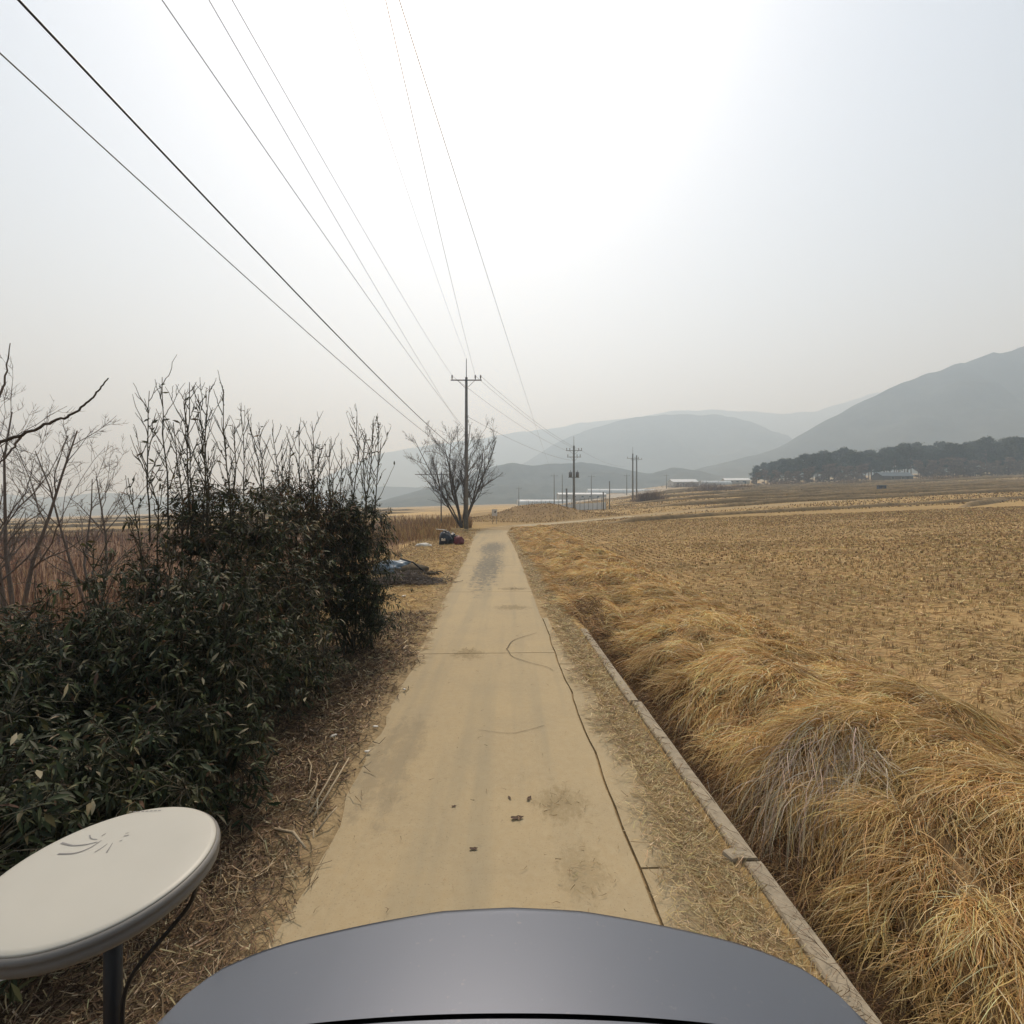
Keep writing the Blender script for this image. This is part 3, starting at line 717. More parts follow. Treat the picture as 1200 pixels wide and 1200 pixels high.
def shrub(name, label, base, lobes, n_ros, wts, shoots, leafL=0.092, per=10, singles=0, group=None, dead=0.0):
    """lobes: (dx,dy,zc,rx,ry,rz) ellipsoids of foliage; shoots: (px,py_top,depth,leafy)"""
    b = Vector(base); b.z = float(gz(b.x, b.y))
    root = empty(name, b, label, 'shrub', group)
    bb = np.array(b)
    # rosette positions
    vol = np.array([l[3]*l[4]*l[5] for l in lobes])**0.7; vol /= vol.sum()
    li = rng.choice(len(lobes), n_ros, p=vol); Lb = np.array(lobes)[li]
    dv = unit(rng.normal(size=(n_ros, 3))); rr = 1-0.75*rng.random(n_ros)**1.7
    lump = 1+0.22*np.sin(dv[:, 0]*7+dv[:, 2]*5+Lb[:, 0]*9)+0.12*rng.normal(size=n_ros)
    pos = Lb[:, :3]+dv*(rr*lump)[:, None]*Lb[:, 3:6]
    pos = pos[pos[:, 2] > 0.06]; n = len(pos); dv = dv[:n]
    # stems and twigs
    ns = 26
    tip = pos[rng.choice(n, ns)]; st = np.c_[0.22*rng.normal(size=(ns, 2)), np.zeros(ns)-0.03]
    Pm = curve_pts(st, tip, 5, np.full(ns, 0.18), 0.04)
    V, Fq = tubes_np(Pm, np.linspace(0.016, 0.006, 5)[None]*(0.7+0.6*rng.random((ns, 1))), 5)
    np_mesh('stems', V, Fq, M_shoot, root)
    flat = Pm[:, 1:].reshape(-1, 3)
    j = np.array([np.argmin(((flat-p)**2).sum(1)+0.6*np.maximum(flat[:, 2]-p[2], 0)) for p in pos])
    Pt = curve_pts(flat[j], pos, 4, 0.05*np.ones(n), 0.02)
    V, Fq = tubes_np(Pt, np.linspace(0.0045, 0.0022, 4)[None]*np.ones((n, 1)), 3)
    tg = np_mesh('twigs', V, Fq, M_shoot, root); tg['kind'] = 'stuff'
    # leaves in rosettes
    out = unit(unit(Pt[:, -1]-Pt[:, -2])+0.4*dv+np.array([0, 0, 0.35]))
    N = n*per
    o3 = np.repeat(out, per, 0); pp = np.repeat(pos, per, 0)-o3*(rng.random((N, 1))*0.13)
    ld = unit(o3*(0.25+0.5*rng.random((N, 1)))+unit(np.cross(o3, rng.normal(size=(N, 3))))*0.95)
    Ls = leafL*(0.6+0.6*rng.random(N)); Ws = Ls*(0.19+0.08*rng.random(N))
    V, Ft = leaf_batch(pp, ld, Ls, Ws, 0.5+0.6*rng.random(N))
    cl = palette(N, GREENS, wts, 0.25)
    tone = np.repeat(0.75+0.5*rng.random(n), per)[:, None]
    fo = np_mesh('foliage', V, Ft, M_leaf, root, rep_col(np.clip(cl*tone, 0.005, 0.6), 8)); fo['kind'] = 'stuff'
    # the leaves that stand out singly on the side towards the lane
    if singles:
        face = np.array([0.75, -0.65, 0.3]); k = np.argsort(-(pos-np.array([0, 0, 1.0])) @ face)[:singles]
        for q, i in enumerate(k):
            kd = q % 5
            me = single_leaf_mesh(kd, [(0.05, 0.066, 0.026), (0.036, 0.052, 0.02), (0.09, 0.085, 0.035), (0.025, 0.04, 0.016), (0.25, 0.22, 0.14)][kd])
            o = link('leaf', me, None, root); o.location = pos[i]+0.03*rng.normal(size=3)
            s_ = leafL*(0.8+0.5*rng.random()); o.scale = (s_, s_, s_)
            o.rotation_euler = (rng.normal()*0.5, 0.5*rng.normal()+0.2, rng.uniform(-2.6, 1.2))
    # upright bare shoots standing clear of the crown
    for (px, py, dd, leafy) in shoots:
        tp = np.array(at(px, py, dd))-bb
        bs = np.array([tp[0]*0.85+0.1*rng.normal(), tp[1]*0.9+0.1*rng.normal(), max(0.9, tp[2]-1.9)])
        shoot(root, bs, tp, leafy)
    return root
def shoot(root, bs, tp, leafy, r0=0.013):
    k = 9; t = np.linspace(0, 1, k)[:, None]
    main = bs*(1-t)+tp*t + 0.018*np.cumsum(rng.normal(size=(k, 3))*[1, 1, 0.2], 0)*np.sin(t*3.14)
    ln = np.linalg.norm(tp-bs)
    P = [main]; Rr = [np.linspace(r0, r0*0.35, k)]
    nb = int(5+4*ln)
    tips = [main[-1]]
    for i in range(nb):
        f = 0.25+0.72*(i+rng.random()*0.8)/nb; q = f*(k-1); i0 = int(min(q, k-2)); p0 = main[i0]*(1-(q-i0))+main[i0+1]*(q-i0)
        a = i*2.4+rng.normal()*0.5; l = (0.22+0.5*rng.random())*min(ln, 1.6)*(1.05-f*0.6)*0.62
        dr = np.array([math.cos(a)*0.55, math.sin(a)*0.55, 0.85+0.3*rng.random()])
        tt = np.linspace(0, 1, k)[:, None]
        br = p0+dr*l*tt+np.array([0, 0, 1])*(tt**2)*l*0.25+0.006*np.cumsum(rng.normal(size=(k, 3)), 0)
        P.append(br); Rr.append(np.linspace(r0*0.5, r0*0.22, k)); tips.append(br[-1])
        for _ in range(2):
            if rng.random() < 0.6:
                m = br[rng.integers(2, 7)]; a2 = a+rng.normal(); l2 = l*0.45
                br2 = m+np.array([math.cos(a2)*0.5, math.sin(a2)*0.5, 0.9])*l2*tt+0.004*np.cumsum(rng.normal(size=(k, 3)), 0)
                P.append(br2); Rr.append(np.linspace(r0*0.35, r0*0.2, k)); tips.append(br2[-1])
    V, Fq = tubes_np(np.array(P), np.array(Rr), 4)
    s = np_mesh('shoot', V, Fq, M_shoot, root)
    if leafy:
        pts = []
        allp = np.array(P)
        for _ in range(int(leafy)):
            b = allp[rng.integers(0, len(P))]; h = int(rng.choice([1, 2, 3, 4, 5, 6, 8], p=[.2, .2, .18, .14, .1, .08, .1])); pts.append(b[h])
        pts = np.array(pts); n = len(pts)
        ld = unit(np.c_[rng.normal(size=(n, 2)), 0.35+0.6*rng.random(n)])
        Ls = 0.11*(0.7+0.5*rng.random(n))
        V, Ft = leaf_batch(pts, ld, Ls, Ls*0.24, rng.random(n))
        np_mesh('shoot_leaves', V, Ft, M_leaf, s, rep_col(palette(n, GREENS, [3, 3, 2, 2, 1, 0.3], 0.25), 8))
HG = 'evergreen shrubs of the hedge'
W_green = [4, 3, 4, 1, 0.5, 0.16]; W_mixed = [3, 3, 3, 2.5, 1.5, 0.35]; W_brown = [1, 1.5, 1.5, 3, 4, 0.5]
shrub('evergreen_shrub', 'dense very dark evergreen shrub at the far end of the hedge', (-2.78, 9.0, 0),
      [(0.0, 0, 1.05, 0.72, 0.8, 1.0), (0.05, 0, 1.9, 0.66, 0.75, 0.75), (-0.1, 0, 2.4, 0.55, 0.5, 0.4), (-0.45, 0.2, 1.3, 0.6, 0.7, 1.0), (0.28, -0.2, 0.75, 0.5, 0.6, 0.6)], 1700, [4, 2, 6, 0.6, 0.3, 0.08],
      [(418, 488, 9.0, 22), (437, 492, 9.0, 26), (444, 500, 9.1, 30), (428, 510, 8.9, 12), (400, 525, 9.1, 10), (392, 548, 8.8, 12), (411, 540, 8.8, 14)], singles=60, group=None)
shrub('evergreen_shrub', 'tall leafy shrub with bare upright shoots in the middle of the hedge', (-3.75, 6.6, 0),
      [(0.0, 0, 1.1, 0.95, 0.9, 1.1), (0.1, -0.1, 1.85, 0.85, 0.75, 0.8), (0.3, 0.1, 2.35, 0.9, 0.6, 0.5), (-0.3, 0.0, 2.5, 0.6, 0.5, 0.55), (0.75, 0.1, 1.1, 0.75, 0.8, 1.0), (-0.65, -0.2, 1.3, 0.6, 0.6, 1.05), (1.1, -0.2, 0.6, 0.55, 0.7, 0.55)], 2300, W_mixed,
      [(190, 442, 6.5, 14), (175, 458, 6.4, 12), (215, 470, 6.6, 8), (222, 448, 6.4, 6), (232, 462, 6.5, 8), (246, 452, 6.6, 5), (262, 456, 6.4, 8), (203, 495, 6.2, 14), (160, 522, 6.1, 24), (150, 560, 6.0, 26), (275, 500, 6.7, 4), (240, 510, 6.2, 10)], singles=90)
shrub('evergreen_shrub', 'shrub with rust brown leaves and thin bare shoots behind the hedge front', (-3.35, 8.3, 0),
      [(-0.1, 0, 1.2, 0.75, 0.7, 1.1), (0.0, 0, 2.1, 0.8, 0.6, 0.62), (-0.2, 0, 2.6, 0.9, 0.6, 0.45), (-0.9, 0.1, 2.0, 0.7, 0.5, 0.85)], 1300, W_brown,
      [(319, 502, 8.2, 6), (340, 520, 8.3, 8), (366, 500, 8.4, 10), (367, 520, 8.2, 14), (372, 530, 8.3, 22), (350, 505, 8.5, 6), (300, 505, 8.2, 4), (290, 490, 8.4, 3), (282, 480, 8.6, 2), (330, 535, 8.1, 8), (386, 520, 8.5, 6)])
shrub('evergreen_shrub', 'broad leafy shrub spilling over the lane verge beside the dish antenna', (-3.15, 4.55, 0),
      [(0.1, 0, 0.85, 0.85, 0.85, 0.85), (0.2, 0.5, 1.15, 0.8, 0.75, 0.9), (-0.3, -0.2, 1.15, 0.75, 0.7, 0.75), (0.62, -0.45, 0.5, 0.5, 0.6, 0.55)], 2100, W_green,
      [(205, 640, 4.6, 14), (255, 655, 4.6, 8), (165, 670, 4.4, 14)], singles=140)
shrub('evergreen_shrub', 'low spreading shrub under the bare tree at the outer end of the hedge', (-4.6, 4.5, 0),
      [(0.0, 0, 0.85, 1.0, 0.8, 0.85), (-0.6, 0.1, 0.95, 0.8, 0.7, 0.8), (0.5, 0.2, 1.0, 0.7, 0.7, 0.75)], 1700, W_mixed,
      [(110, 640, 4.9, 26), (130, 650, 4.8, 22), (60, 690, 4.7, 14)], singles=90)
shrub('evergreen_shrub', 'dark low shrub directly behind the dish antenna', (-2.95, 2.9, 0),
      [(0.0, 0, 0.65, 0.8, 0.75, 0.7), (-0.6, 0.2, 0.8, 0.7, 0.6, 0.75), (-1.2, 0.3, 0.8, 0.8, 0.7, 0.8), (0.35, 0.35, 0.6, 0.55, 0.6, 0.55)], 1900, W_green, [], singles=120)

# ------------------------------------------------------------------ bare trees
def bare_tree(name, label, base, height, n_stems, spread, levels, material, r0, cat='tree', kids=(7, 6, 5), lens=(0.5, 0.42, 0.4), up=0.35, group=None, minr=0.004, stem_from=0.25, ang=0.75, seed=1):
    rs = np.random.default_rng(seed)
    b = Vector(base); b.z = float(gz(b.x, b.y))-0.05
    root = empty(name, b, label, cat, group)
    k = 6; t = np.linspace(0, 1, k)
    def grow(p0, d0, L, r, upf, w_):
        n = len(p0); P = np.zeros((n, k, 3)); P[:, 0] = p0; d = d0.copy()
        for i in range(1, k):
            d = unit(d+w_*rs.normal(size=(n, 3))+np.array([0, 0, upf/k])); P[:, i] = P[:, i-1]+d*(L/(k-1))[:, None]
        return P
    a = np.linspace(0, 2*math.pi, n_stems, endpoint=False)+0.5*rs.random(n_stems)
    sp = spread*(0.35+0.75*rs.random(n_stems))
    d0 = unit(np.c_[np.cos(a)*sp, np.sin(a)*sp, np.ones(n_stems)])
    p0 = np.c_[0.06*np.cos(a)*r0*10, 0.06*np.sin(a)*r0*10, np.zeros(n_stems)]
    L = height*(0.72+0.25*rs.random(n_stems)); r = r0*(0.7+0.4*rs.random(n_stems))
    P = grow(p0, d0, L, r, up, 0.09)
    V, Fq = tubes_np(P, r[:, None]*np.linspace(1, 0.25, k)[None], 7)
    np_mesh('trunk', V, Fq, material, root)
    VV, FF = [], []; off = 0
    rad_end = r
    for lv in range(levels):
        kk = kids[lv]; n = len(P)
        f = stem_from+(0.98-stem_from)*rs.random((n, kk)); q = f*(k-1); i0 = np.minimum(q.astype(int), k-2); fr = (q-i0)[..., None]
        idx = np.arange(n)[:, None]
        p = P[idx, i0]*(1-fr)+P[idx, i0+1]*fr; tg = unit(P[idx, i0+1]-P[idx, i0])
        side = unit(np.cross(tg, rs.normal(size=tg.shape)))
        dd = unit(tg*math.cos(ang)+side*math.sin(ang)*(0.6+0.6*rs.random((n, kk, 1))))
        LL = (L[:, None]*lens[lv]*(0.5+0.7*rs.random((n, kk)))*(1.15-0.55*f)).ravel()
        rr = np.maximum((rad_end[:, None]*(1-0.72*f)*0.55).ravel(), minr)
        P = grow(p.reshape(-1, 3), dd.reshape(-1, 3), LL, rr, up*1.2, 0.13); L = LL; rad_end = rr
        V, Fq = tubes_np(P, rr[:, None]*np.linspace(1, 0.4, k)[None], 4 if lv == 0 else 3)
        VV.append(V); FF.append(Fq+off); off += len(V)
        stem_from = 0.12
    o = np_mesh('crown', np.vstack(VV), np.vstack(FF), material, root)
    return root
bare_tree('bare_tree', 'wide leafless tree with fanning limbs behind the utility pole on the lane', (-4.9, 50.5, 0), 10.8, 9, 0.55, 3, M_bark, 0.12, kids=(12, 9, 6), lens=(0.42, 0.42, 0.42), minr=0.009, up=0.5, seed=5)
bare_tree('bare_tree', 'pale leafless tree with crooked limbs at the outer end of the hedge', (-11.3, 11.6, 0), 6.3, 5, 0.42, 3, M_twig, 0.055, kids=(8, 7, 5), lens=(0.48, 0.42, 0.42), minr=0.0042, up=0.35, seed=11)
bare_tree('bare_tree', 'small pale leafless tree standing in red weeds behind the hedge', (-11.1, 13.6, 0), 5.2, 3, 0.30, 3, M_twig, 0.05, kids=(9, 7, 5), lens=(0.5, 0.42, 0.42), minr=0.0048, up=0.3, seed=23)
# a near dark branch reaching in from the left, part of a tree that stands beside the lane
bt = empty('leaning_tree', (-7.6, 5.3, float(gz(-7.6, 5.3))-0.05), 'leaning bare tree whose dark branch reaches across the sky', 'tree')
def poly_tube(name, pts, r0, r1, material, parent, n=7):
    P = catmull(np.array([list(p)[:3] for p in pts], float)[:, :2], 8) if False else None
    Q = np.array([list(p) for p in pts], float)
    Q = np.vstack([2*Q[0]-Q[1], Q, 2*Q[-1]-Q[-2]]); out = []
    for i in range(1, len(Q)-2):
        tt = np.linspace(0, 1, 6, endpoint=False)[:, None]; a, b, c, d = Q[i-1], Q[i], Q[i+1], Q[i+2]
        out.append(0.5*((2*b)+(-a+c)*tt+(2*a-5*b+4*c-d)*tt**2+(-a+3*b-3*c+d)*tt**3))
    Q = np.vstack(out+[Q[-2][None]])
    if material is not M_cable: Q[1:-1] += 0.35*r0*rng.normal(size=Q[1:-1].shape)
    V, Fq = tubes_np(Q[None], np.linspace(r0, r1, len(Q))[None], n)
    return np_mesh(name, V, Fq, material, parent)
bl = np.array(bt.location)
poly_tube('trunk', [(0, 0, 0), (0.12, 0.05, 1.0), (0.35, 0.1, 2.0), (0.7, 0.1, 2.7), tuple(np.array(at(-60, 545, 5.4))-bl)], 0.09, 0.03, M_bark, bt)
poly_tube('branch', [tuple(np.array(at(px, py, 5.4))-bl) for px, py in ((-60, 545), (0, 519), (30, 508), (62, 494), (86, 485), (105, 470), (117, 456), (127, 443))], 0.019, 0.006, M_bark, bt)
poly_tube('branch', [tuple(np.array(at(px, py, 5.4))-bl) for px, py in ((-20, 528), (-2, 470), (6, 440), (12, 402))], 0.016, 0.004, M_twig, bt)
poly_tube('branch', [tuple(np.array(at(px, py, 5.4))-bl) for px, py in ((25, 510), (12, 530), (-10, 548), (-30, 552))], 0.012, 0.004, M_twig, bt)

# ------------------------------------------------------------------ utility poles and wires
def wire_between(a, b, sag, r, name, label, group, material=None):
    n = 60; t = np.linspace(0, 1, n)[:, None]; a = np.array(a, float); b = np.array(b, float)
    P = a*(1-t)+b*t; P[:, 2] -= (4*sag*t*(1-t))[:, 0]
    d = np.linalg.norm(P-np.array([0, 0, H]), axis=1)
    V, Fq = tubes_np(P[None], np.full((1, n), r), 6)
    o = np_mesh(name, V, Fq, material or M_wire)
    return tag(o, label, 'wire', group)
def utility_pole(label, base, h, rb, rt, arm_z, arm_w, ins, spike=1.6, second=None, transformer=False, group='utility poles across the valley', brace=True, rz=0):
    b = Vector(base); b.z = float(gz(b.x, b.y))-0.1
    root = empty('utility_pole', b, label, 'pole', group, rz)
    MB().tube([(0, 0, 0), (0, 0, h*0.5), (0, 0, h)], [rb, (rb+rt)/2, rt], 12).build('shaft', M_concpole, root)
    if spike: MB().tube([(0, -rt*0.6, h-0.25), (0, 0, h+0.15), (0, 0, h+spike)], [0.05, 0.045, 0.035], 6).build('lightning_spike', M_steel, root)
    arms = [(arm_z, arm_w, ins)]+([second] if second else [])
    for (az, aw, ii) in arms:
        if az is None: continue
        ca = MB().box((0, -rt-0.05, az), (aw, 0.09, 0.10), None, 0.01).build('cross_arm', M_steel, root)
        for x in ii:
            MB().lathe([(0.035, 0), (0.04, 0.12), (0.085, 0.15), (0.05, 0.2), (0.085, 0.25), (0.05, 0.3), (0.075, 0.36), (0.03, 0.44)], 10, Matrix.Translation((x, -rt-0.05, az+0.05))).build('insulator', M_porc, root)
        if brace:
            for s in (-1, 1): MB().tube([(s*0.05, -rt-0.03, az-0.75), (s*aw*0.28, -rt-0.05, az-0.03)], 0.022, 5).build('brace', M_steel, root)
    if transformer:
        for s in (-1, 1):
            MB().lathe([(0.18, 0), (0.3, 0.04), (0.3, 0.85), (0.22, 0.95), (0.06, 1.0), (0.05, 1.25)], 12, Matrix.Translation((s*0.62, 0, 6.6))).build('transformer', M_steel, root)
        MB().box((0, 0, 6.55), (2.0, 0.12, 0.1)).build('transformer_shelf', M_steel, root)
    for z in (h*0.52, h*0.57, h*0.62):
        MB().lathe([(rb*0.93, 0), (rb*0.99, 0.02), (rb*0.99, 0.05), (rb*0.93, 0.07)], 10, Matrix.Translation((0, 0, z))).build('strap', M_steel, root)
    return root
pA = at(546.5, 620, 48); hA = H+(HOR-445)/F*48
utility_pole('tall concrete utility pole with one cross arm standing beside the lane', (pA.x, 48, 0), hA+0.25, 0.20, 0.12, hA-0.05, 2.9, (-1.32, 0.85, 1.35), spike=1.75, group=None)
pB = at(672.5, 606, 92); hB = H+(HOR-527)/F*92
utility_pole('utility pole with twin cross arms and two transformers on the earth bank', (pB.x, 92, 0), hB+0.3, 0.24, 0.16, hB-0.6, 2.9, (-1.3, -0.75, 0.85, 1.35), spike=1.7, second=(hB-1.75, 2.5, (-1.1, 0.55, 1.1)), transformer=True, group=None)
pC = at(741.5, 600, 150); hC = H+(HOR-548)/F*150
utility_pole('taller of two close utility poles among the far paddies', (pC.x, 150, 0), hC+1.4, 0.26, 0.2, hC, 3.6, (-1.6, 0.6, 1.6), spike=2.0, group=None)
utility_pole('shorter of two close utility poles among the far paddies', (at(746, 600, 170).x, 170, 0), H+(HOR-549)/F*170+0.8, 0.26, 0.2, H+(HOR-551)/F*170, 3.6, (-1.6, 0.6, 1.6), spike=0, group=None)
for i, (px, top, d, arm) in enumerate([(649.5, 556, 240, 3.6), (659, 556, 260, None), (693, 557, 245, 3.2), (734.5, 556, 270, 3.2), (608, 571, 260, 2.6), (781, 556, 330, 3.6)]):
    hh = H+(HOR-top)/F*d-float(gz((px-600)/F*d, d))
    utility_pole(['slender far utility pole rising behind the left half of the white fence', 'bare far pole without a cross arm behind the white fence', 'far utility pole rising behind the right half of the white fence', 'far utility pole just beside the close pair of poles', 'lowest far pole beyond the notice board and the lane bend', 'far utility pole standing next to the pale farm building'][i], ((px-600)/F*d, d, 0), hh, 0.26, 0.2, (hh-0.6) if arm else None, arm or 1, (-1.3, 1.3) if arm else (), spike=1.2, brace=False)
# plain posts beside the fence
def post(label, px, top, d, r, group=None):
    x = (px-600)/F*d; z = float(gz(x, d))-0.05; h = H+(HOR-top)/F*d-z
    root = empty('wooden_post', (x, d, z), label, 'post', group)
    MB().tube([(0, 0, 0), (0.02, 0, h*0.5), (0, 0, h)], [r, r*0.92, r*0.85], 10).build('shaft', M_concpole, root)
    MB().lathe([(r*1.05, 0), (r*1.08, 0.05), (r*0.9, 0.12), (r*0.2, 0.16)], 10, Matrix.Translation((0, 0, h-0.06))).build('cap', M_steel, root)
post('thick dark post on the earth bank beside the transformer pole', 664, 573, 88, 0.16)
post('short stout post at the right end of the white fence', 707, 577, 97, 0.15)
post('tall thin post just beyond the right end of the white fence', 714.3, 564.5, 99, 0.11)
# thin pole with a side arm in front of the bare tree
tp_ = empty('arm_pole', (at(517, 600, 47).x, 47, float(gz(at(517, 600, 47).x, 47))-0.05), 'thin dark pole with one long side arm among the tree branches', 'pole')
MB().tube([(0, 0, 0), (0, 0, 5.35)], [0.06, 0.05], 8).build('shaft', M_wire, tp_)
MB().box((-0.9, 0, 5.2), (3.0, 0.06, 0.06)).build('side_arm', M_wire, tp_)

# wires: the line runs over the car to a pole behind it
GW = 'overhead wires along the lane'
A_ = Vector((pA.x, 48, 0)); zA = hA+0.45
def through(p_end, px, py, d, y_end=-8.0, sag=0.6):
    """far end of a wire from p_end that passes pixel (px,py) at depth d"""
    q = at(px, py, d); t = (48-d)/(48-y_end) if abs(p_end[1]-48) < 1 else (p_end[1]-d)/(p_end[1]-y_end)
    ex = p_end[0]+(q.x-p_end[0])/t; ez = p_end[2]+(q.z+4*sag*t*(1-t)-p_end[2])/t
    return (ex, y_end, ez)
def lane_wire(p_end, px, py, d, sag, r, label, material=None, name='overhead_wire', group=None):
    e = through(p_end, px, py, d, sag=sag)
    wire_between(e, p_end, sag, r, name, label, group, material)
lane_wire((A_.x-1.32, 47.85, zA-0.1), 272, 0, 11.2, 0.7, 0.0085, 'thin wire running to the left insulator of the pole on the lane')
lane_wire((A_.x+0.85, 47.85, zA-0.1), 452, 0, 11.6, 0.7, 0.0085, 'thin wire running to the inner right insulator of the pole on the lane')
lane_wire((A_.x, 48, hA+1.95), 432, 90, 14.5, 0.6, 0.006, 'faint wire running to the spike on top of the pole on the lane')
lane_wire((A_.x-0.12, 47.8, 9.4), 190, 0, 8.6, 0.55, 0.009, 'wire clamped halfway up the pole on the lane, outer of a pair')
lane_wire((A_.x-0.12, 47.8, 9.0), 245, 0, 8.4, 0.5, 0.007, 'wire clamped halfway up the pole on the lane, inner of a pair')
lane_wire((A_.x-0.15, 47.8, 6.9), 22, 0, 6.0, 0.75, 0.017, 'thick black cable sloping down to the pole on the lane', M_cable, 'overhead_cable')
lane_wire((A_.x-0.15, 47.8, 6.5), 0, 62, 6.2, 0.8, 0.010, 'thin wire running below the thick black cable', M_wire)
pe = at(648.5, 556, 240)
wire_between((-3.6, -8, 11.6), (pe.x, 240, pe.z), 1.2, 0.008, 'overhead_wire', 'faint wire passing well clear of the pole on the lane towards the far poles', None)
for k, (xa, za, xb, zb, lb) in enumerate([(-1.32, zA-0.1, -1.3, hB-0.15, 'left phase wire between the lane pole and the transformer pole'), (0.85, zA-0.1, 0.85, hB-0.15, 'middle phase wire between the lane pole and the transformer pole'), (1.35, zA-0.1, 1.35, hB-0.15, 'right phase wire between the lane pole and the transformer pole'), (0.1, 10.6, 0.1, hB-2.0, 'lower wire between the lane pole and the transformer pole')]):
    wire_between((A_.x+xa, 48, za), (pB.x+xb, 92, zb), 0.7, 0.012, 'overhead_wire', lb, None)
wire_between((pB.x+1.35, 92, hB-0.15), (pC.x-1.6, 150, hC+0.4), 0.9, 0.012, 'overhead_wire', 'wire between the transformer pole and the close pair of far poles', None)

# ------------------------------------------------------------------ hills
def hill(D, prof, front, back, seed, base=-20, rough=0.06):
    prof = np.array(prof, float)
    px = np.linspace(prof[0, 0], prof[-1, 0], 150); py = np.interp(px, prof[:, 0], prof[:, 1])
    ker = np.hanning(9); ker /= ker.sum(); pyp = np.convolve(np.pad(py, 4, mode='edge'), ker, 'valid')
    x = (px-600)/F*D; zr = np.maximum(H+(HOR-pyp)/F*D, base+5)
    us = np.concatenate([np.linspace(-1, 0, 26), np.linspace(0.08, 1, 14)])
    X = np.repeat(x[None], len(us), 0); U = np.repeat(us[:, None], len(x), 1)
    Y = D+np.where(U < 0, U*front, U*back)
    shape = np.where(U < 0, (1+U)**1.25, np.cos(U*math.pi/2)**1.2)
    sp = fbm(X/D*4, Y/D*4, 2.2, seed, 5)
    Z = base+(zr[None]-base)*shape*(1+0.55*sp*np.clip(-U*(1+U)*4, 0, 1))+ (zr[None]-base)*rough*fbm(X/D*20, Y/D*20, 1.5, seed+5, 4)*0.6
    X = X+0.03*D*fbm(X/D*3, Y/D*3, 2.0, seed+9, 3)*np.abs(U)
    o = grid_mesh('hill', X, Y, Z, M_hill); tag(o, kind='structure'); return o
hill(1000, [(770, 585), (800, 556), (830, 546), (880, 535), (930, 521), (965, 500), (1000, 480), (1040, 458), (1080, 440), (1130, 425), (1200, 407), (1300, 385), (1450, 370), (1700, 400), (1900, 470)], 520, 500, 201)
hill(1700, [(560, 575), (610, 545), (650, 520), (690, 503), (730, 491), (765, 486), (850, 487), (880, 493), (915, 510), (940, 523), (1000, 545), (1080, 570)], 500, 450, 211, rough=0.04)
hill(2500, [(380, 560), (440, 532), (520, 520), (600, 508), (650, 500), (700, 494), (760, 487), (800, 481), (850, 480), (900, 484), (950, 484), (990, 472), (1030, 460), (1080, 450), (1200, 440), (1400, 470)], 600, 500, 221, rough=0.04)
hill(800, [(430, 592), (480, 578), (540, 560), (575, 548), (600, 542), (625, 545), (660, 543), (690, 543), (730, 549), (760, 556), (790, 548), (820, 552), (860, 562), (900, 575)], 260, 240, 231, base=-10)
hill(1250, [(300, 600), (380, 582), (420, 572), (455, 570), (500, 572), (540, 566), (600, 566), (660, 580)], 260, 240, 241, base=-30)
hill(1500, [(-700, 560), (-400, 545), (-150, 560), (-40, 574), (20, 582), (70, 583), (110, 577), (150, 579), (200, 584), (260, 578), (330, 585), (400, 596)], 320, 300, 251, base=-40)
hill(1100, [(-1200, 585), (-700, 570), (-300, 590), (-60, 592), (60, 596), (180, 598), (300, 602)], 220, 240, 261, base=-40)

# ------------------------------------------------------------------ pine wood on the right
M_pine = mat('pine_needles', None, 0.8, attr=True, transl=0.1, spec=0.2)
M_pbark = mat('pine_bark', (0.13, 0.085, 0.06), 0.9, noise=(8, 0.3))
def pine_variant(seed, h, brown=False, low=0.34):
    rs = np.random.default_rng(seed)
    root = bpy.data.objects.new('pine_tree', None); C.objects.link(root)
    lean = 0.06*rs.normal(size=2)
    k = 6; t = np.linspace(0, 1, k)
    tr = np.c_[lean[0]*h*t**2+0.12*rs.normal(size=k)*t, lean[1]*h*t**2, h*0.93*t]
    P = [tr]; Rr = [np.linspace(0.2, 0.06, k)]
    tuft = []
    nb = 15
    for i in range(nb):
        f = low+(0.97-low)*i/nb; q = f*(k-1); i0 = int(q); p0 = tr[i0]*(1-q+i0)+tr[min(i0+1, k-1)]*(q-i0)
        a = rs.random()*6.28; l = h*0.30*(1.15-0.75*(f-low)/(1-low))*(0.6+0.6*rs.random())
        tt = t[:, None]
        br = p0+np.array([math.cos(a), math.sin(a), 0.25+0.25*rs.random()])*l*tt+0.05*rs.normal(size=(k, 3))
        P.append(br); Rr.append(np.linspace(0.06, 0.02, k))
        for m in range(5): tuft.append(br[rs.integers(3, 6)]+np.array([0.35, 0.35, 0.16])*l*0.42*rs.normal(size=3))
    tuft = np.array(tuft+[tr[-1]+np.array([0.5, 0.5, 0.3])*rs.normal(size=3) for _ in range(8)])
    V, Fq = tubes_np(np.array(P), np.array(Rr), 5); np_mesh('trunk', V, Fq, M_pbark, root)
    m = 26; n = len(tuft)*m
    c = np.repeat(tuft, m, 0)+rs.normal(size=(n, 3))*np.array([0.50, 0.50, 0.22])*h/11
    d = unit(rs.normal(size=(n, 3))+np.array([0, 0, 0.4])); s = unit(np.cross(d, rs.normal(size=(n, 3))))
    ln = (0.28+0.3*rs.random((n, 1)))*h/11
    V = np.stack([c-s*ln*0.45, c+s*ln*0.45, c+d*ln*1.1], 1).reshape(-1, 3)
    base = np.array([[0.15, 0.11, 0.075]]) if brown else np.array([[0.042, 0.054, 0.030]])
    cl = base*(0.6+0.8*np.repeat(rs.random(len(tuft)), m)[:, None])*(0.8+0.4*rs.random((n, 1)))
    np_mesh('crown', V, np.arange(n*3).reshape(-1, 3), M_pine, root, np.repeat(cl, 3, 0))
    return root
pv = [pine_variant(301, 13), pine_variant(302, 12), pine_variant(303, 14), pine_variant(304, 11), pine_variant(305, 9)]
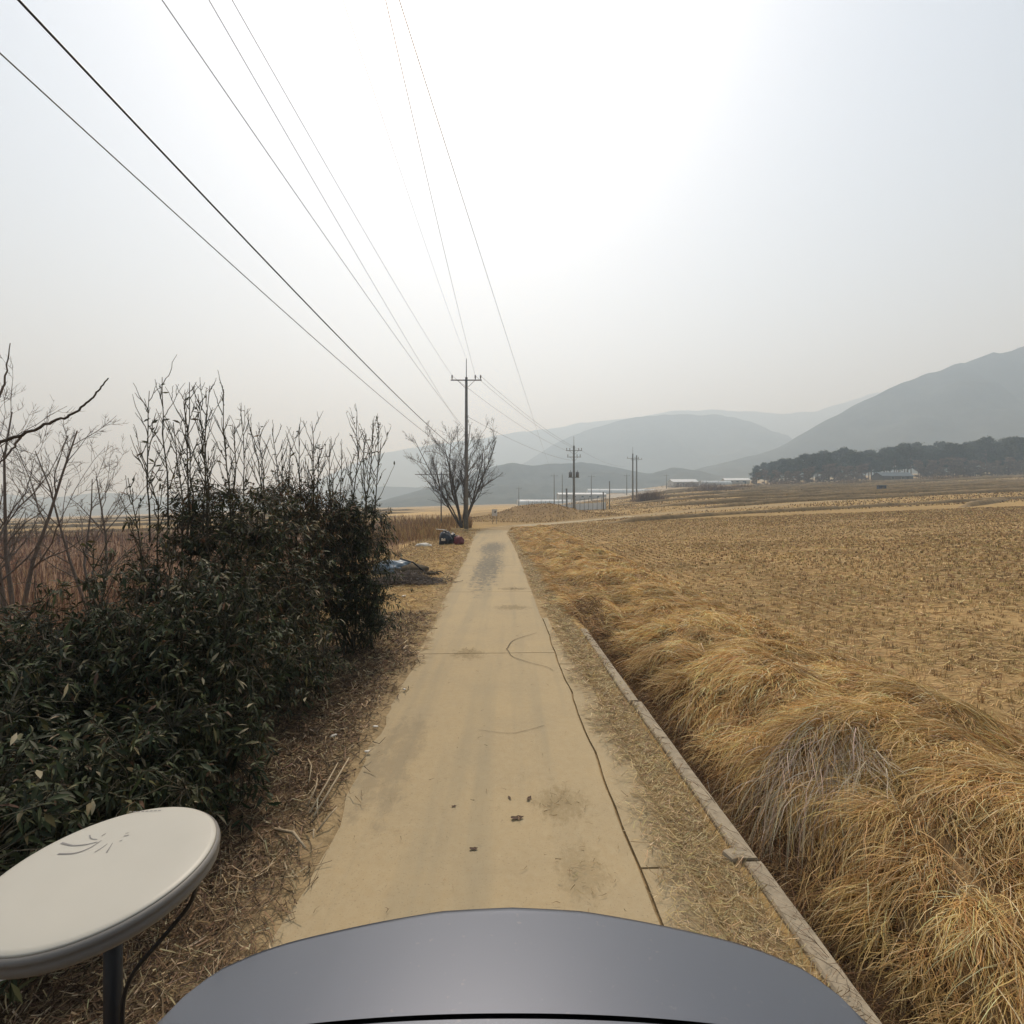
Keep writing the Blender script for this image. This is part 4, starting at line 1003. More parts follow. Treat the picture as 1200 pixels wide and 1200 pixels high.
bv = [pine_variant(311, 8, True, 0.12), pine_variant(312, 7, True, 0.1)]
rs = np.random.default_rng(17)
plab = 'pine in the middle of the wood between its front and rear rows'
blab = 'brownish bare tree along the front edge of the pine wood'
used = set()
def place(v, x, y, s, label, group, cat='tree', name=None):
    o = v if v.name not in used else copy_tree(v)
    used.add(v.name); o.location = (x, y, float(gz(x, y))-0.15); o.rotation_euler[2] = rs.random()*6.28
    o.scale = (s*(1+0.15*rs.normal()), s*(1+0.1*rs.normal()), s)
    return tag(o, label, cat, group)
tops = np.array([(885, 548), (900, 545), (930, 535), (960, 531), (1000, 527), (1040, 524), (1080, 520), (1120, 519), (1160, 515), (1200, 512), (1280, 508)], float)
for row in range(3):
    for px in np.arange(886+row*4, 1270, 10.5 if row < 2 else 14):
        d = 255+26*row+14*rs.random()+(0 if px > 930 else 10); x = (px+3*rs.normal()-600)/F*d
        top = np.interp(px, tops[:, 0], tops[:, 1])+3.0*rs.normal()+(7 if row == 0 else 0)*rs.random()
        hh = H+(HOR-top)/F*d-float(gz(x, d))
        i = rs.integers(0, 5); hv = [13, 12, 14, 11, 9][i]
        sc__ = np.clip(hh/hv, 0.5, 1.7)
        lb_ = plab
        if abs(px-1046) < 22: lb_ = 'dark pine standing directly behind the blue grey roofed shed' if row == 0 else 'pine deeper in the wood behind the blue grey roofed shed'
        elif px < 912: lb_ = 'shorter pine at the valley end of the wood where the trees thin out'
        elif row == 0: lb_ = 'pine in the front row of the wood facing the paddies'
        elif row == 2: lb_ = 'pine in the rearmost row of the wood against the large hill'
        place(pv[i], x, d, sc__, lb_, 'pines of the wood')
for px in np.arange(893, 1260, 5.5):
    d = 240+11*rs.random(); x = (px+4*rs.normal()-600)/F*d; i = rs.integers(0, 2)
    if 1012 < px < 1074: continue
    place(bv[i], x, d, 0.7+0.6*rs.random(), blab, 'bare trees in front of the pine wood', name='bare_tree')
for v in bv:
    pass
for o in list(C.objects):
    if o.get('label') == blab: o.name = 'leafless_tree'

# low bushes on the far bunds
def bush(px, d, wdt, hgt, label, col=(0.13, 0.085, 0.06), n=900, group=None):
    x0 = (px-600)/F*d; z0 = float(gz(x0, d))
    root = empty('dry_bush', (x0, d, z0), label, 'bush', group)
    a = rng.normal(size=(n, 3))*np.array([wdt*0.4, wdt*0.25, 0]); a = a[:, :]
    h = hgt*(0.4+0.6*rng.random(n))*np.exp(-(a[:, 0]/wdt)**2)
    le = 0.35*rng.normal(size=(n, 2)); P = np.zeros((n, 4, 3))
    for i in range(4):
        t = i/3; P[:, i] = np.c_[a[:, 0]+le[:, 0]*h*t**1.5, a[:, 1]+le[:, 1]*h*t**1.5, h*t-0.05]
    V, Fq = ribbons(P, np.full(n, 0.00045*d))
    o = np_mesh('stems', V, Fq, M_straw, root, rep_col(palette(n, [col, (col[0]*0.6, col[1]*0.6, col[2]*0.6)], [2, 1], 0.2), 8)); o['kind'] = 'stuff'
bush(762, 128, 5.5, 3.6, 'grey brown thicket of bare stems beside the close pair of far poles', n=700)
bush(755, 126, 3.0, 2.6, 'small leafless thicket at the foot of the taller far pole', n=300)
bush(835, 190, 11, 3.0, 'brown brush clump on a far paddy bund in front of the white sheds', n=800)
bush(868, 196, 10, 2.6, 'low tan brush on a far paddy bund beside the brown brush clump', (0.19, 0.12, 0.07), n=700)
bush(1000, 215, 14, 2.0, 'low dry brush in front of the blue-roofed shed', (0.20, 0.14, 0.08), n=700)
bush(1110, 210, 16, 2.2, 'long tan hedge of dry brush to the side of the blue-roofed shed', (0.20, 0.13, 0.07), n=900)
bush(815, 300, 20, 4, 'far line of brown brush beside the film greenhouse', (0.14, 0.09, 0.065), n=700)
bush(925, 230, 14, 2.4, 'dry brush at the near corner of the pine wood', (0.17, 0.11, 0.065), n=700)

# ------------------------------------------------------------------ buildings, fence and plots in the distance
M_white = mat('white_sheet', (0.62, 0.64, 0.64), 0.6)
M_film = mat('greenhouse_film', (0.50, 0.53, 0.53), 0.4)
M_bluer = mat('blue_grey_roof', (0.085, 0.11, 0.125), 0.5, noise=(1, 0.1))
M_dwall = mat('dark_wall', (0.10, 0.095, 0.085), 0.8)
M_lwall = mat('pale_wall', (0.40, 0.38, 0.34), 0.8)
M_dglass = mat('dark_pane', (0.03, 0.035, 0.04), 0.2)
def shed(name, label, px, d, wdt, dep, eave, ridge, wallm, roofm, rz=0.0, doors=1, windows=2):
    x = (px-600)/F*d; z = float(gz(x, d))-0.3
    root = empty(name, (x, d, z), label, 'building', None, rz)
    MB().box((0, 0, eave/2), (wdt, dep, eave)).build('wall', wallm, root)
    bm = bmesh.new(); o_ = 0.45
    V = [(-wdt/2-o_, -dep/2-o_, eave-0.15), (-wdt/2-o_, 0, ridge), (-wdt/2-o_, dep/2+o_, eave-0.15)]
    V2 = [(-a[0], a[1], a[2]) for a in V]
    T = 0.14
    top = [bm.verts.new(v) for v in V+V2]; low = [bm.verts.new((v[0], v[1], v[2]-T)) for v in V+V2]
    for (a, b, c, dd) in ((0, 1, 4, 3), (1, 2, 5, 4)):
        bm.faces.new((top[a], top[b], top[c], top[dd])); bm.faces.new((low[dd], low[c], low[b], low[a]))
    for (a, b) in ((0, 1), (1, 2), (2, 5), (5, 4), (4, 3), (3, 0)): bm.faces.new((top[a], top[b], low[b], low[a]))
    bmesh.ops.recalc_face_normals(bm, faces=bm.faces); me = bpy.data.meshes.new('roof'); bm.to_mesh(me); bm.free(); link('roof', me, roofm, root)
    bm = bmesh.new()
    for sx in (-1, 1):
        vs = [bm.verts.new((sx*(wdt/2-0.05), yy, zz)) for yy, zz in ((-dep/2+0.05, eave-0.05), (dep/2-0.05, eave-0.05), (0, ridge-0.2))]; bm.faces.new(vs)
    me = bpy.data.meshes.new('gable'); bm.to_mesh(me); bm.free(); link('gable', me, wallm, root)
    for i in range(windows):
        xx = -wdt/2+wdt*(i+1)/(windows+1+0.001)
        f = MB().box((xx, -dep/2-0.02, eave*0.62), (min(1.6, wdt*0.12), 0.08, 1.0)).build('window', M_lwall, root)
        MB().box((xx, -dep/2-0.07, eave*0.62), (min(1.4, wdt*0.10), 0.03, 0.85)).build('pane', M_dglass, f)
    for i in range(doors):
        MB().box((wdt*0.32, -dep/2-0.03, 1.15), (1.1, 0.07, 2.1)).build('door', M_dglass, root)
    return root
shed('farm_shed', 'long dark shed with a blue grey roof in front of the pine wood', 1046, 232, 14.5, 6, 2.6, 4.3, M_dwall, M_bluer, 0.06)
shed('farm_house', 'pale farm building with a white roof beyond the far paddies', 800, 340, 17, 9, 3.6, 5.4, M_lwall, M_white, 0.1, windows=4)
shed('farm_shed', 'long low shed with a bright roof beside the pine wood edge', 862, 350, 16, 8, 3.0, 4.4, M_lwall, M_white, -0.1, windows=3)
shed('farm_shed', 'low grey flat shed behind the white fence and transformer pole', 681, 330, 30, 10, 4.2, 5.2, M_lwall, M_white, 0.05, windows=5)
def greenhouse(label, px, d, wdt, ln, h, rz):
    x = (px-600)/F*d; z = float(gz(x, d))-0.1
    root = empty('greenhouse', (x, d, z), label, 'greenhouse', None, rz)
    th = np.linspace(0, math.pi, 15); V = []; 
    for yy in np.linspace(-wdt/2, wdt/2, 2):
        pass
    xs = np.linspace(-ln/2, ln/2, 2)
    X = np.repeat(xs[:, None], 15, 1); Y = np.repeat((np.cos(th)*wdt/2)[None], 2, 0); Z = np.repeat((np.sin(th)**0.8*h)[None], 2, 0)
    grid_mesh('film', X, Y, Z, M_film, root)
    for sx in (-1, 1):
        bm = bmesh.new(); bm.faces.new([bm.verts.new((sx*(ln/2-0.02), math.cos(a)*wdt/2*0.99, math.sin(a)**0.8*h*0.99)) for a in th]); me = bpy.data.meshes.new('end_wall'); bm.to_mesh(me); bm.free(); link('end_wall', me, M_film, root)
    for xx in np.linspace(-ln/2, ln/2, 8):
        MB().tube([(xx, math.cos(a)*(wdt/2+0.03), math.sin(a)**0.8*h+0.03) for a in th], 0.05, 5).build('hoop', M_steel, root)
greenhouse('long white film greenhouse beyond the brown brush on the paddies', 838, 345, 7, 20, 3.0, 0.0)
greenhouse('wide pale film greenhouse among the far plots behind the white fence', 640, 300, 8, 34, 3.0, 0.12)
greenhouse('pale film greenhouse farther back behind the close pair of poles', 735, 380, 9, 60, 3.2, 0.05)
# white fence by the transformer pole
fx0, fx1, fd0, fd1 = 619, 710, 128, 100
M_fpanel = mat('pale_mesh_panel', (0.55, 0.57, 0.57), 0.6)
fence = empty('white_fence', (at(665, 600, 112).x, 112, 0), 'pale panel fence with many thin posts behind the transformer pole', 'fence')
fl = np.array(fence.location)
nbay = 18; prev = None
for i in range(nbay+1):
    t = i/nbay; px = lerp(fx0, fx1, t); d = lerp(fd0, fd1, t); x = (px-600)/F*d; z = float(gz(x, d)); ph = 2.6 if i % 3 else 2.9
    MB().tube([(x-fl[0], d-fl[1], z-0.1), (x-fl[0], d-fl[1], z+ph)], 0.06, 6).build('post', M_concpole, fence)
    if prev is not None:
        c = ((x+prev[0])/2-fl[0], (d+prev[1])/2-fl[1]); ln = math.hypot(x-prev[0], d-prev[1]); rot = Matrix.Rotation(math.atan2(d-prev[1], x-prev[0]), 3, 'Z')
        zc = (z+prev[2])/2
        MB().box((c[0], c[1], zc+0.75), (ln-0.16, 0.03, 1.35), rot).build('panel', M_fpanel, fence)
        MB().box((c[0], c[1], zc+2.25), (ln-0.02, 0.05, 0.06), rot).build('rail', M_concpole, fence)
    prev = (x, d, z)
# little dark blue box in the field
bx = empty('pump_box', (at(1033, 580, 118).x, 118, float(gz(at(1033, 580, 118).x, 118))-0.05), 'small dark blue box standing alone in the far stubble field', 'box')
M_dblue = mat('dark_blue_sheet', (0.035, 0.05, 0.085), 0.6)
MB().box((0, 0, 0.72), (1.5, 1.1, 1.35), None, 0.04).build('housing', M_dblue, bx)
MB().box((0, 0, 1.45), (1.7, 1.3, 0.1), Matrix.Rotation(0.08, 3, 'X'), 0.02).build('lid', M_bluer, bx)
for sx in (-0.6, 0.6): MB().box((sx, 0, 0.03), (0.15, 1.2, 0.14)).build('skid', M_dwall, bx)
MB().box((0, -0.57, 0.75), (0.5, 0.03, 0.8)).build('hatch', M_dwall, bx)
# white notice board by the bend
sg = at(579.5, 606, 58)
sb = empty('notice_board', (sg.x, 58, float(gz(sg.x, 58))-0.05), 'small white notice board with a dark mark at the bend of the lane', 'sign')
zt = H+(HOR-597)/F*58-sb.location.z
M_signw = mat('sign_white', (0.62, 0.61, 0.58), 0.6, noise=(3, 0.08))
pn = MB().box((0, 0, zt-0.35), (0.62, 0.04, 0.75), None, 0.008).build('panel', M_signw, sb)
MB().box((0.08, -0.026, zt-0.27), (0.2, 0.012, 0.26), Matrix.Rotation(0.4, 3, 'Y'), 0.004).build('dark_mark', M_mark, pn)
for sx in (-0.22, 0.22): MB().tube([(sx, 0.04, 0), (sx, 0.04, zt-0.02)], 0.025, 6).build('post', M_steel, sb)

# ------------------------------------------------------------------ the car under the camera
car = empty('car', (0, -1.0, 0), 'grey metallic estate car seen over its rear roof spoiler', 'car')
def cbuild(name, V, Fc, m, parent=None, smooth=True, bevel=0):
    me = bpy.data.meshes.new(name); me.from_pydata([(a, b+1.0, c) for a, b, c in V] if (parent is None or parent is car) else V, [], Fc); me.update()
    bm = bmesh.new(); bm.from_mesh(me); bmesh.ops.remove_doubles(bm, verts=bm.verts, dist=1e-5); bmesh.ops.recalc_face_normals(bm, faces=bm.faces); bm.to_mesh(me); bm.free()
    for p in me.polygons: p.use_smooth = smooth
    return link(name, me, m, parent or car)
def loft(sections, closed=True, caps=True):
    k = len(sections[0]); V = [p for s in sections for p in s]; Fc = []
    for i in range(len(sections)-1):
        for j in range(k if closed else k-1):
            a = i*k+j; b = i*k+(j+1) % k; Fc.append((a, b, b+k, a+k))
    if caps: Fc += [tuple(range(k))[::-1], tuple(range((len(sections)-1)*k, len(sections)*k))]
    return V, Fc
# lower body, rear of the car towards +y
st = [(-3.38, .70, .40, .72), (-3.25, .82, .30, .84), (-2.9, .90, .27, .95), (-2.2, .92, .25, 1.02), (-1.2, .925, .25, 1.06), (0.0, .925, .25, 1.08), (0.7, .91, .28, 1.10), (1.12, .86, .34, 1.08), (1.24, .78, .42, 0.98)]
secs = []
for (yy, hw, zb, zt_) in st:
    hp = [(0, zb), (hw*.86, zb), (hw*.97, zb+.10), (hw, zb+.28), (hw, zt_-.28), (hw*.975, zt_-.10), (hw*.90, zt_), (0, zt_+.03)]
    ring = [(x, yy, z) for x, z in hp]+[(-x, yy, z) for x, z in hp[-2:0:-1]]
    secs.append(ring)
V, Fc = loft(secs); cbuild('body', V, Fc, M_paint)
# cabin glass: belt line up to just below the roof edge
cab = []
for (yy, hb, zb, ht, zt_) in [(-1.95, .76, 1.03, .72, 1.05), (-1.05, .82, 1.05, .60, 1.66), (0.0, .83, 1.07, .60, 1.70), (0.72, .80, 1.09, .56, 1.66), (0.92, .77, 1.08, .52, 1.60), (1.13, .72, 1.06, .66, 1.12)]:
    cab.append([(-hb, yy, zb-.05), (-hb, yy, zb), (-ht, yy, zt_), (0, yy, zt_+.02), (ht, yy, zt_), (hb, yy, zb), (hb, yy, zb-.05)])
V, Fc = loft(cab); cbuild('cabin_glass', V, Fc, M_glass, smooth=False)
for s in (-1, 1):                                   # roof pillars
    for (a, b, w_) in [((.775*s, -1.90, 1.03), (.625*s, -1.05, 1.68), .05), ((.845*s, -0.35, 1.06), (.63*s, -0.30, 1.70), .05), ((.83*s, .62, 1.08), (.585*s, .60, 1.68), .09), ((.78*s, 1.08, 1.08), (.56*s, .90, 1.62), .07)]:
        mbp = MB(); mbp.tube([(a[0], a[1]+1.0, a[2]), ((a[0]+b[0])/2+.01*s, (a[1]+b[1])/2+1.0, (a[2]+b[2])/2), (b[0], b[1]+1.0, b[2])], w_, 8); mbp.build('pillar', M_paint, car)
# roof skin and spoiler share one crowned surface
def roof_z(x, yy):
    t = np.clip((np.asarray(yy, float)-0.2)/0.9, 0, 1)
    return 1.785-0.062*t**1.6-0.050*(np.abs(x)/0.60)**2.2-0.06*np.clip((-0.4-np.asarray(yy))/0.7, 0, 1)**2
def roof_panel(name, y0f, y1f, hwf, n, m, material, lip=0.035, open_end=0):
    """grid over |x|<=hw, from y0(x) to y1(x), rolled edges"""
    v = np.linspace(-1, 1, m); tt = np.linspace(0, 1, n)
    X = np.zeros((n, m)); Y = np.zeros((n, m))
    for i, t in enumerate(tt):
        for j, s in enumerate(v):
            hw = hwf(t); x = s*hw; X[i, j] = x; Y[i, j] = lerp(y0f(x), y1f(x), t)
    Z = roof_z(X, Y)
    V = np.stack([X, Y+1.0, Z], -1)
    # lip: roll down round the whole rim
    rim1 = V.copy()
    def pad(A):
        A = np.concatenate([A[:, :1], A, A[:, -1:]], 1); return np.concatenate([A[:1], A, A[-1:]], 0)
    W = pad(pad(V)); 
    for (ring, dz, dxy) in ((1, 0.0008, 0.0008), (0, lip, 0.0005)):
        N_, M_ = W.shape[:2]
        for i in range(N_):
            for j in range(M_):
                if min(i, j, N_-1-i, M_-1-j) == ring:
                    W[i, j, 2] -= dz
                    if i == ring: W[i, j, 1] -= dxy
                    if i == N_-1-ring: W[i, j, 1] += dxy
                    if j == ring: W[i, j, 0] -= dxy
                    if j == M_-1-ring: W[i, j, 0] += dxy
    if open_end < 0: W = W[2:]
    if open_end > 0: W = W[:-2]
    o = grid_mesh(name, W[..., 0], W[..., 1], W[..., 2], material, car)
    return o
roof_panel('roof', lambda x: -1.10, lambda x: 0.843-0.012*(abs(x)/.6)**2, lambda t: 0.625+0.01*math.sin(t*math.pi), 30, 25, M_paint, 0.035, 1)
SPX = np.array([0, .15, .286, .45, .51, .568, .60, .618, .625]); SPY = np.array([1.107, 1.10, 1.076, 1.045, 1.027, .998, .958, .905, .87])
roof_panel('spoiler', lambda x: 0.853-0.012*(abs(x)/.6)**2, lambda x: float(np.interp(abs(x), SPX, SPY)), lambda t: 0.625, 26, 61, M_paint, 0.05, -1)
SX, SY = np.meshgrid(np.linspace(-.61, .61, 21), np.linspace(.80, .96, 6)); grid_mesh('seam_seal', SX, SY+1.0, roof_z(SX, SY)-0.022, M_rubber, car)
mbp = MB(); mbp.box((0, 2.235, .52), (1.60, .12, .22), None, .04); mbp.build('bumper', M_rubber, car)
mbp = MB(); mbp.box((0, 2.238, .82), (.52, .02, .12), None, .004); mbp.build('number_plate', M_white, car)
for s in (-1, 1):
    mbp = MB(); mbp.box((.74*s, 2.19, .92), (.20, .10, .24), Matrix.Rotation(-.25*s, 3, 'Z'), .03); mbp.build('tail_lamp', M_lamp, car)
    mbp = MB(); mbp.box((.72*s, -2.28, .72), (.28, .12, .14), Matrix.Rotation(.3*s, 3, 'Z'), .03); mbp.build('headlight', M_film, car)
    mbp = MB(); mbp.box((.99*s, -.45, 1.1), (.16, .12, .14), None, .04); mbp.build('door_mirror', M_paint, car)
    for yy in (-2.35, 0.45):
        wm = Matrix.Translation((.80*s, yy+1.0, .34)) @ Matrix.Rotation(R(90), 4, 'Y')
        mbp = MB(); mbp.lathe([(.20, -.11), (.31, -.115), (.34, -.08), (.34, .08), (.31, .115), (.20, .11)], 28, wm); wh = mbp.build('wheel', M_rubber, car)
        mbp = MB(); mbp.lathe([(.205, -.10), (.19, -.02), (.06, 0), (.06, .0), (.19, .02), (.205, .10)], 20, wm); mbp.build('rim', M_steel, wh)

# ------------------------------------------------------------------ round dish antenna on a mast bolted to the car's rear corner
DC = Vector((-1.205, 1.508, H-1.073))
dish = empty('dish_antenna', (DC.x, DC.y, 0.42), 'round white dish antenna lying flat on a black mast beside the car', 'antenna')
dz = DC.z-0.42
tilt = (Matrix.Rotation(0.057, 4, Vector((math.cos(1.23), -math.sin(1.23), 0))))
dm = Matrix.Translation((0, 0, dz)) @ tilt
Rr_ = 0.295
mbp = MB(); mbp.lathe([(0.001, -0.002), (.10, 0), (.20, 0), (Rr_-.022, 0), (Rr_-.008, -.003), (Rr_-.004, -.008), (Rr_-.03, -.012), (.1, -.014)], 96, dm); face = mbp.build('face', M_dishw, dish)
mbp = MB(); mbp.lathe([(Rr_-.06, -.006), (Rr_-.003, -.0085), (Rr_+.004, -.014), (Rr_+.006, -.024), (Rr_-.001, -.029), (Rr_+.002, -.037), (Rr_+.001, -.052), (Rr_-.012, -.066), (Rr_-.04, -.074), (.14, -.082)], 96, dm); mbp.build('rim', M_dishrim, dish)
mbp = MB(); mbp.lathe([(.14, -.080), (.10, -.10), (.06, -.13), (.045, -.17)], 32, dm); mbp.build('hub', M_dishrim, dish)
mbp = MB(); mbp.tube([(0.03, 0.0, 0), (0.03, 0, dz-.07)], 0.0235, 20); mbp.build('mast', M_blackpipe, dish)
cp = [np.array(at(px, py, d))-np.array(dish.location) for px, py, d in ((232, 1030, 1.50), (222, 1060, 1.52), (190, 1100, 1.5), (160, 1135, 1.48), (146, 1165, 1.47), (143, 1200, 1.46), (144, 1260, 1.45), (140, 1400, 1.42))]
poly_tube('cable', [tuple(p) for p in cp], 0.0065, 0.0065, M_cable, dish, 8)
MB().tube([(.03, 0, .18), (.25, -.14, .16), (.42, -.28, .14)], 0.02, 10).build('bracket_arm', M_blackpipe, dish)
MB().box((.03, 0, .18), (.08, .08, .10), None, .01).build('clamp', M_steel, dish)
pl_ = at(18, 1136, 1.42)-Vector(dish.location)
MB().box(pl_, (.15, .07, .012), Matrix.Rotation(0.35, 3, 'Z') @ Matrix.Rotation(-.25, 3, 'X'), .003).build('mounting_plate', M_white, dish)
MB().tube([tuple(pl_), (-.10, -.02, dz-.06)], 0.012, 8).build('plate_stay', M_dishrim, dish)
# printed marks on the face: swept strokes in the middle, a short row of lettering-like dashes near the rim
def face_pt(px, py):
    n = (tilt.to_3x3() @ Vector((0, 0, 1))); o = Vector((0, 0, H)); v = Vector(((px-600)/F, 1, (HOR-py)/F))
    t = (DC-o).dot(n)/v.dot(n); return o+v*t-Vector(dish.location)
def stroke(pts, w0, w1):
    P = np.array([list(face_pt(*p)) for p in pts]); n = 14
    if len(P) > 2:
        Q = np.vstack([2*P[0]-P[1], P, 2*P[-1]-P[-2]]); out = []
        for i in range(1, len(Q)-2):
            tt = np.linspace(0, 1, 6, endpoint=False)[:, None]; a, b, c, d = Q[i-1], Q[i], Q[i+1], Q[i+2]
            out.append(0.5*((2*b)+(-a+c)*tt+(2*a-5*b+4*c-d)*tt**2+(-a+3*b-3*c+d)*tt**3))
        P = np.vstack(out+[Q[-2][None]])
    T = np.gradient(P, axis=0); S = np.cross(T, [0, 0, 1.0]); S /= np.linalg.norm(S, axis=1, keepdims=True)
    ww = np.linspace(w0, w1, len(P))[:, None]; A = P-S*ww/2; B = P+S*ww/2
    A[:, 2] += .0012; B[:, 2] += .0012
    k = len(P); j = np.arange(k-1)
    np_mesh('printed_mark', np.vstack([A, B]), np.stack([j, j+1, j+1+k, j+k], -1), M_mark, face)
for pts, a, b in [([(68, 1001), (88, 1000), (105, 994), (119, 985)], .007, .002), ([(72, 988), (85, 991), (100, 990), (114, 987)], .007, .003),
                  ([(105, 979), (107, 983), (114, 984)], .004, .002), ([(119, 980), (124, 977)], .003, .003), ([(125, 999), (129, 993), (132, 988)], .004, .002),
                  ([(111, 999), (119, 994), (126, 989)], .003, .002), ([(140, 986), (143, 985)], .003, .003), ([(145, 980), (151, 979)], .003, .003), ([(147, 977), (151, 976)], .002, .002)]:
    stroke(pts, a, b)
for i in range(8):
    x0 = 151+i*4.9; y0 = 952.0-0.25*i; stroke([(x0, y0), (x0+3.4, y0-0.4)], .004, .004)

# ------------------------------------------------------------------ small things lying about
def blob(name, size, seed, material, parent=None, amp=0.22, sub=3, sc_=2.2, flat=0.0, loc=(0, 0, 0)):
    bm = bmesh.new(); bmesh.ops.create_icosphere(bm, subdivisions=sub, radius=1.0)
    for v in bm.verts:
        p = v.co.copy(); q = float(fbm(np.array(p.x*sc_+seed), np.array(p.y*sc_+p.z*1.7*sc_), 1.0, seed, 4))
        v.co = p*(1+amp*2*q); v.co = Vector((v.co.x*size[0], v.co.y*size[1], max(v.co.z*size[2], -size[2]*(0.55-flat))))
        v.co += Vector(loc)
    for f in bm.faces: f.smooth = True
    me = bpy.data.meshes.new(name); bm.to_mesh(me); bm.free()
    return link(name, me, material, parent)
M_navy = mat('black_plastic', (0.012, 0.014, 0.02), 0.35, noise=(9, 0.3))
M_maroon = mat('maroon_plastic', (0.12, 0.015, 0.02), 0.5, noise=(9, 0.3))
M_sack = mat('white_sack', (0.60, 0.57, 0.50), 0.7, noise=(12, 0.12))
M_tarp = mat('blue_grey_tarp', (0.13, 0.18, 0.22), 0.4, noise=(5, 0.3))
def ground_thing(name, px, py, label, cat, group=None):
    x, yy = gpt(px, py); return empty(name, (x, yy, float(gz(x, yy))), label, cat, group)
t = ground_thing('rubbish_bag', 522, 637.5, 'black plastic rubbish bag with a white scrap beside the lane', 'bag')
blob('bag', (.42, .38, .48), 3, M_navy, t, .3, loc=(0, 0, .25)); blob('neck', (.12, .1, .14), 5, M_navy, t, .3, loc=(-.05, 0, .72))
MB().box((-.08, -.40, .32), (.24, .03, .16), Matrix.Rotation(.2, 3, 'X'), .01).build('white_scrap', M_sack, t)
t = ground_thing('rubbish_bag', 530, 636.5, 'lumpy black sack slumped against the maroon bundle', 'bag')
blob('bag', (.42, .36, .36), 13, M_navy, t, .35, loc=(0, .1, .18)); blob('neck', (.1, .1, .1), 15, M_navy, t, .3, loc=(.1, .1, .50))
t = ground_thing('maroon_bundle', 537.5, 638, 'dark maroon plastic bundle beside the black rubbish bags', 'bundle')
blob('wrapping', (.30, .32, .34), 23, M_maroon, t, .3, loc=(0, 0, .16)); MB().tube([(-.3, -.1, .2), (0, -.30, .36), (.3, -.1, .22)], .02, 6).build('cord', M_navy, t)
t = ground_thing('board', 517, 634, 'pale board lying tilted on top of the rubbish bags', 'board'); t.location.z += .78
MB().box((0, 0, 0), (.7, .16, .03), Matrix.Rotation(.12, 3, 'Y') @ Matrix.Rotation(.3, 3, 'Z'), .004).build('plank', M_sack, t)
t = ground_thing('white_sack', 496, 640, 'flat white sack lying on the grass near the rubbish bags', 'sack')
blob('body', (.40, .24, .13), 33, M_sack, t, .22, loc=(0, 0, .06)); blob('folded_end', (.12, .18, .07), 34, M_sack, t, .3, loc=(.40, 0, .04))
# tarp mound partly behind the dark shrub
t = ground_thing('tarp_mound', 476, 672, 'blue grey tarpaulin draped over a low heap behind the dark shrub', 'tarpaulin')
blob('heap', (.72, .5, .30), 43, M_gap, t, .15, loc=(.1, .1, .06)); blob('sheet', (.85, .55, .36), 44, M_tarp, t, .2, 4, 3.4, flat=.4, loc=(-.45, .25, .10))
MB().tube([(-.2, -.1, .58), (.3, -.2, .45), (.75, -.3, .1)], .03, 6).build('pipe', M_cable, t)
t = ground_thing('brush_heap', 474, 683, 'heap of broken dead stems in front of the tarpaulin', 'brush')
n = 900
a = rng.normal(size=(n, 3))*np.array([.6, .32, .0]); dd = unit(np.c_[rng.normal(size=(n, 2)), .25*rng.normal(size=n)]); ll = .15+.3*rng.random((n, 1))
a[:, 2] = .04+.28*rng.random(n)*np.exp(-(a[:, 0]/.6)**2)
P = np.stack([a-dd*ll, a+.02*rng.normal(size=(n, 3)), a+dd*ll], 1); P[:, :, 2] = np.maximum(P[:, :, 2], 0.01)
V, Fq = tubes_np(P, np.full((n, 3), .007), 3); o = np_mesh('broken_stems', V, Fq, M_twig, t); o['kind'] = 'stuff'
t = ground_thing('clod', 506, 674, 'dark clod of earth and roots lying beside the tarpaulin heap', 'clod')
blob('earth', (.24, .18, .10), 53, M_gap, t, .35, loc=(0, 0, .04)); MB().tube([(.1, 0, .08), (.3, .05, .12), (.45, -.05, .03)], [.03, .02, .008], 6).build('root', M_bark, t)
# dead leaves on the lane
M_dleaf = mat('dead_leaf', (0.075, 0.045, 0.028), 0.8, noise=(40, 0.3))
def dead_leaf(px, py, L, label, rz, curl=0.5):
    x, yy = gpt(px, py); n, m = 9, 5
    u_, v_ = np.meshgrid(np.linspace(-1, 1, n), np.linspace(-1, 1, m), indexing='ij')
    wd_ = np.sqrt(np.clip(1-u_**2, 0, 1))*(0.42+0.12*np.sin(u_*7))
    X = u_*L/2; Y = v_*wd_*L/2; Z = .002+.25*L*curl*(np.abs(v_)**1.5)*wd_+.10*L*u_**2+.02*L*np.sin(u_*9+v_*4)
    o = grid_mesh('dead_leaf', X, Y, Z, M_dleaf); o.location = (x, yy, .008); o.rotation_euler = (0.03, 0.03, rz)
    return tag(o, label, 'leaf')
dead_leaf(606, 960, .11, 'largest curled brown leaf lying on the concrete lane', .2, .3)
dead_leaf(555, 996, .065, 'single small dark leaf lying alone on the concrete lane', .1, .2)
dead_leaf(620, 937, .075, 'hooked dead leaf beside the straw-stained patch of the lane', 1.1, .3)
dead_leaf(597, 936, .05, 'small torn dead leaf beside the hooked leaf', 2.0, .2)
dead_leaf(532, 946, .045, 'tiny pale brown leaf flat on the lane', .3, .3)
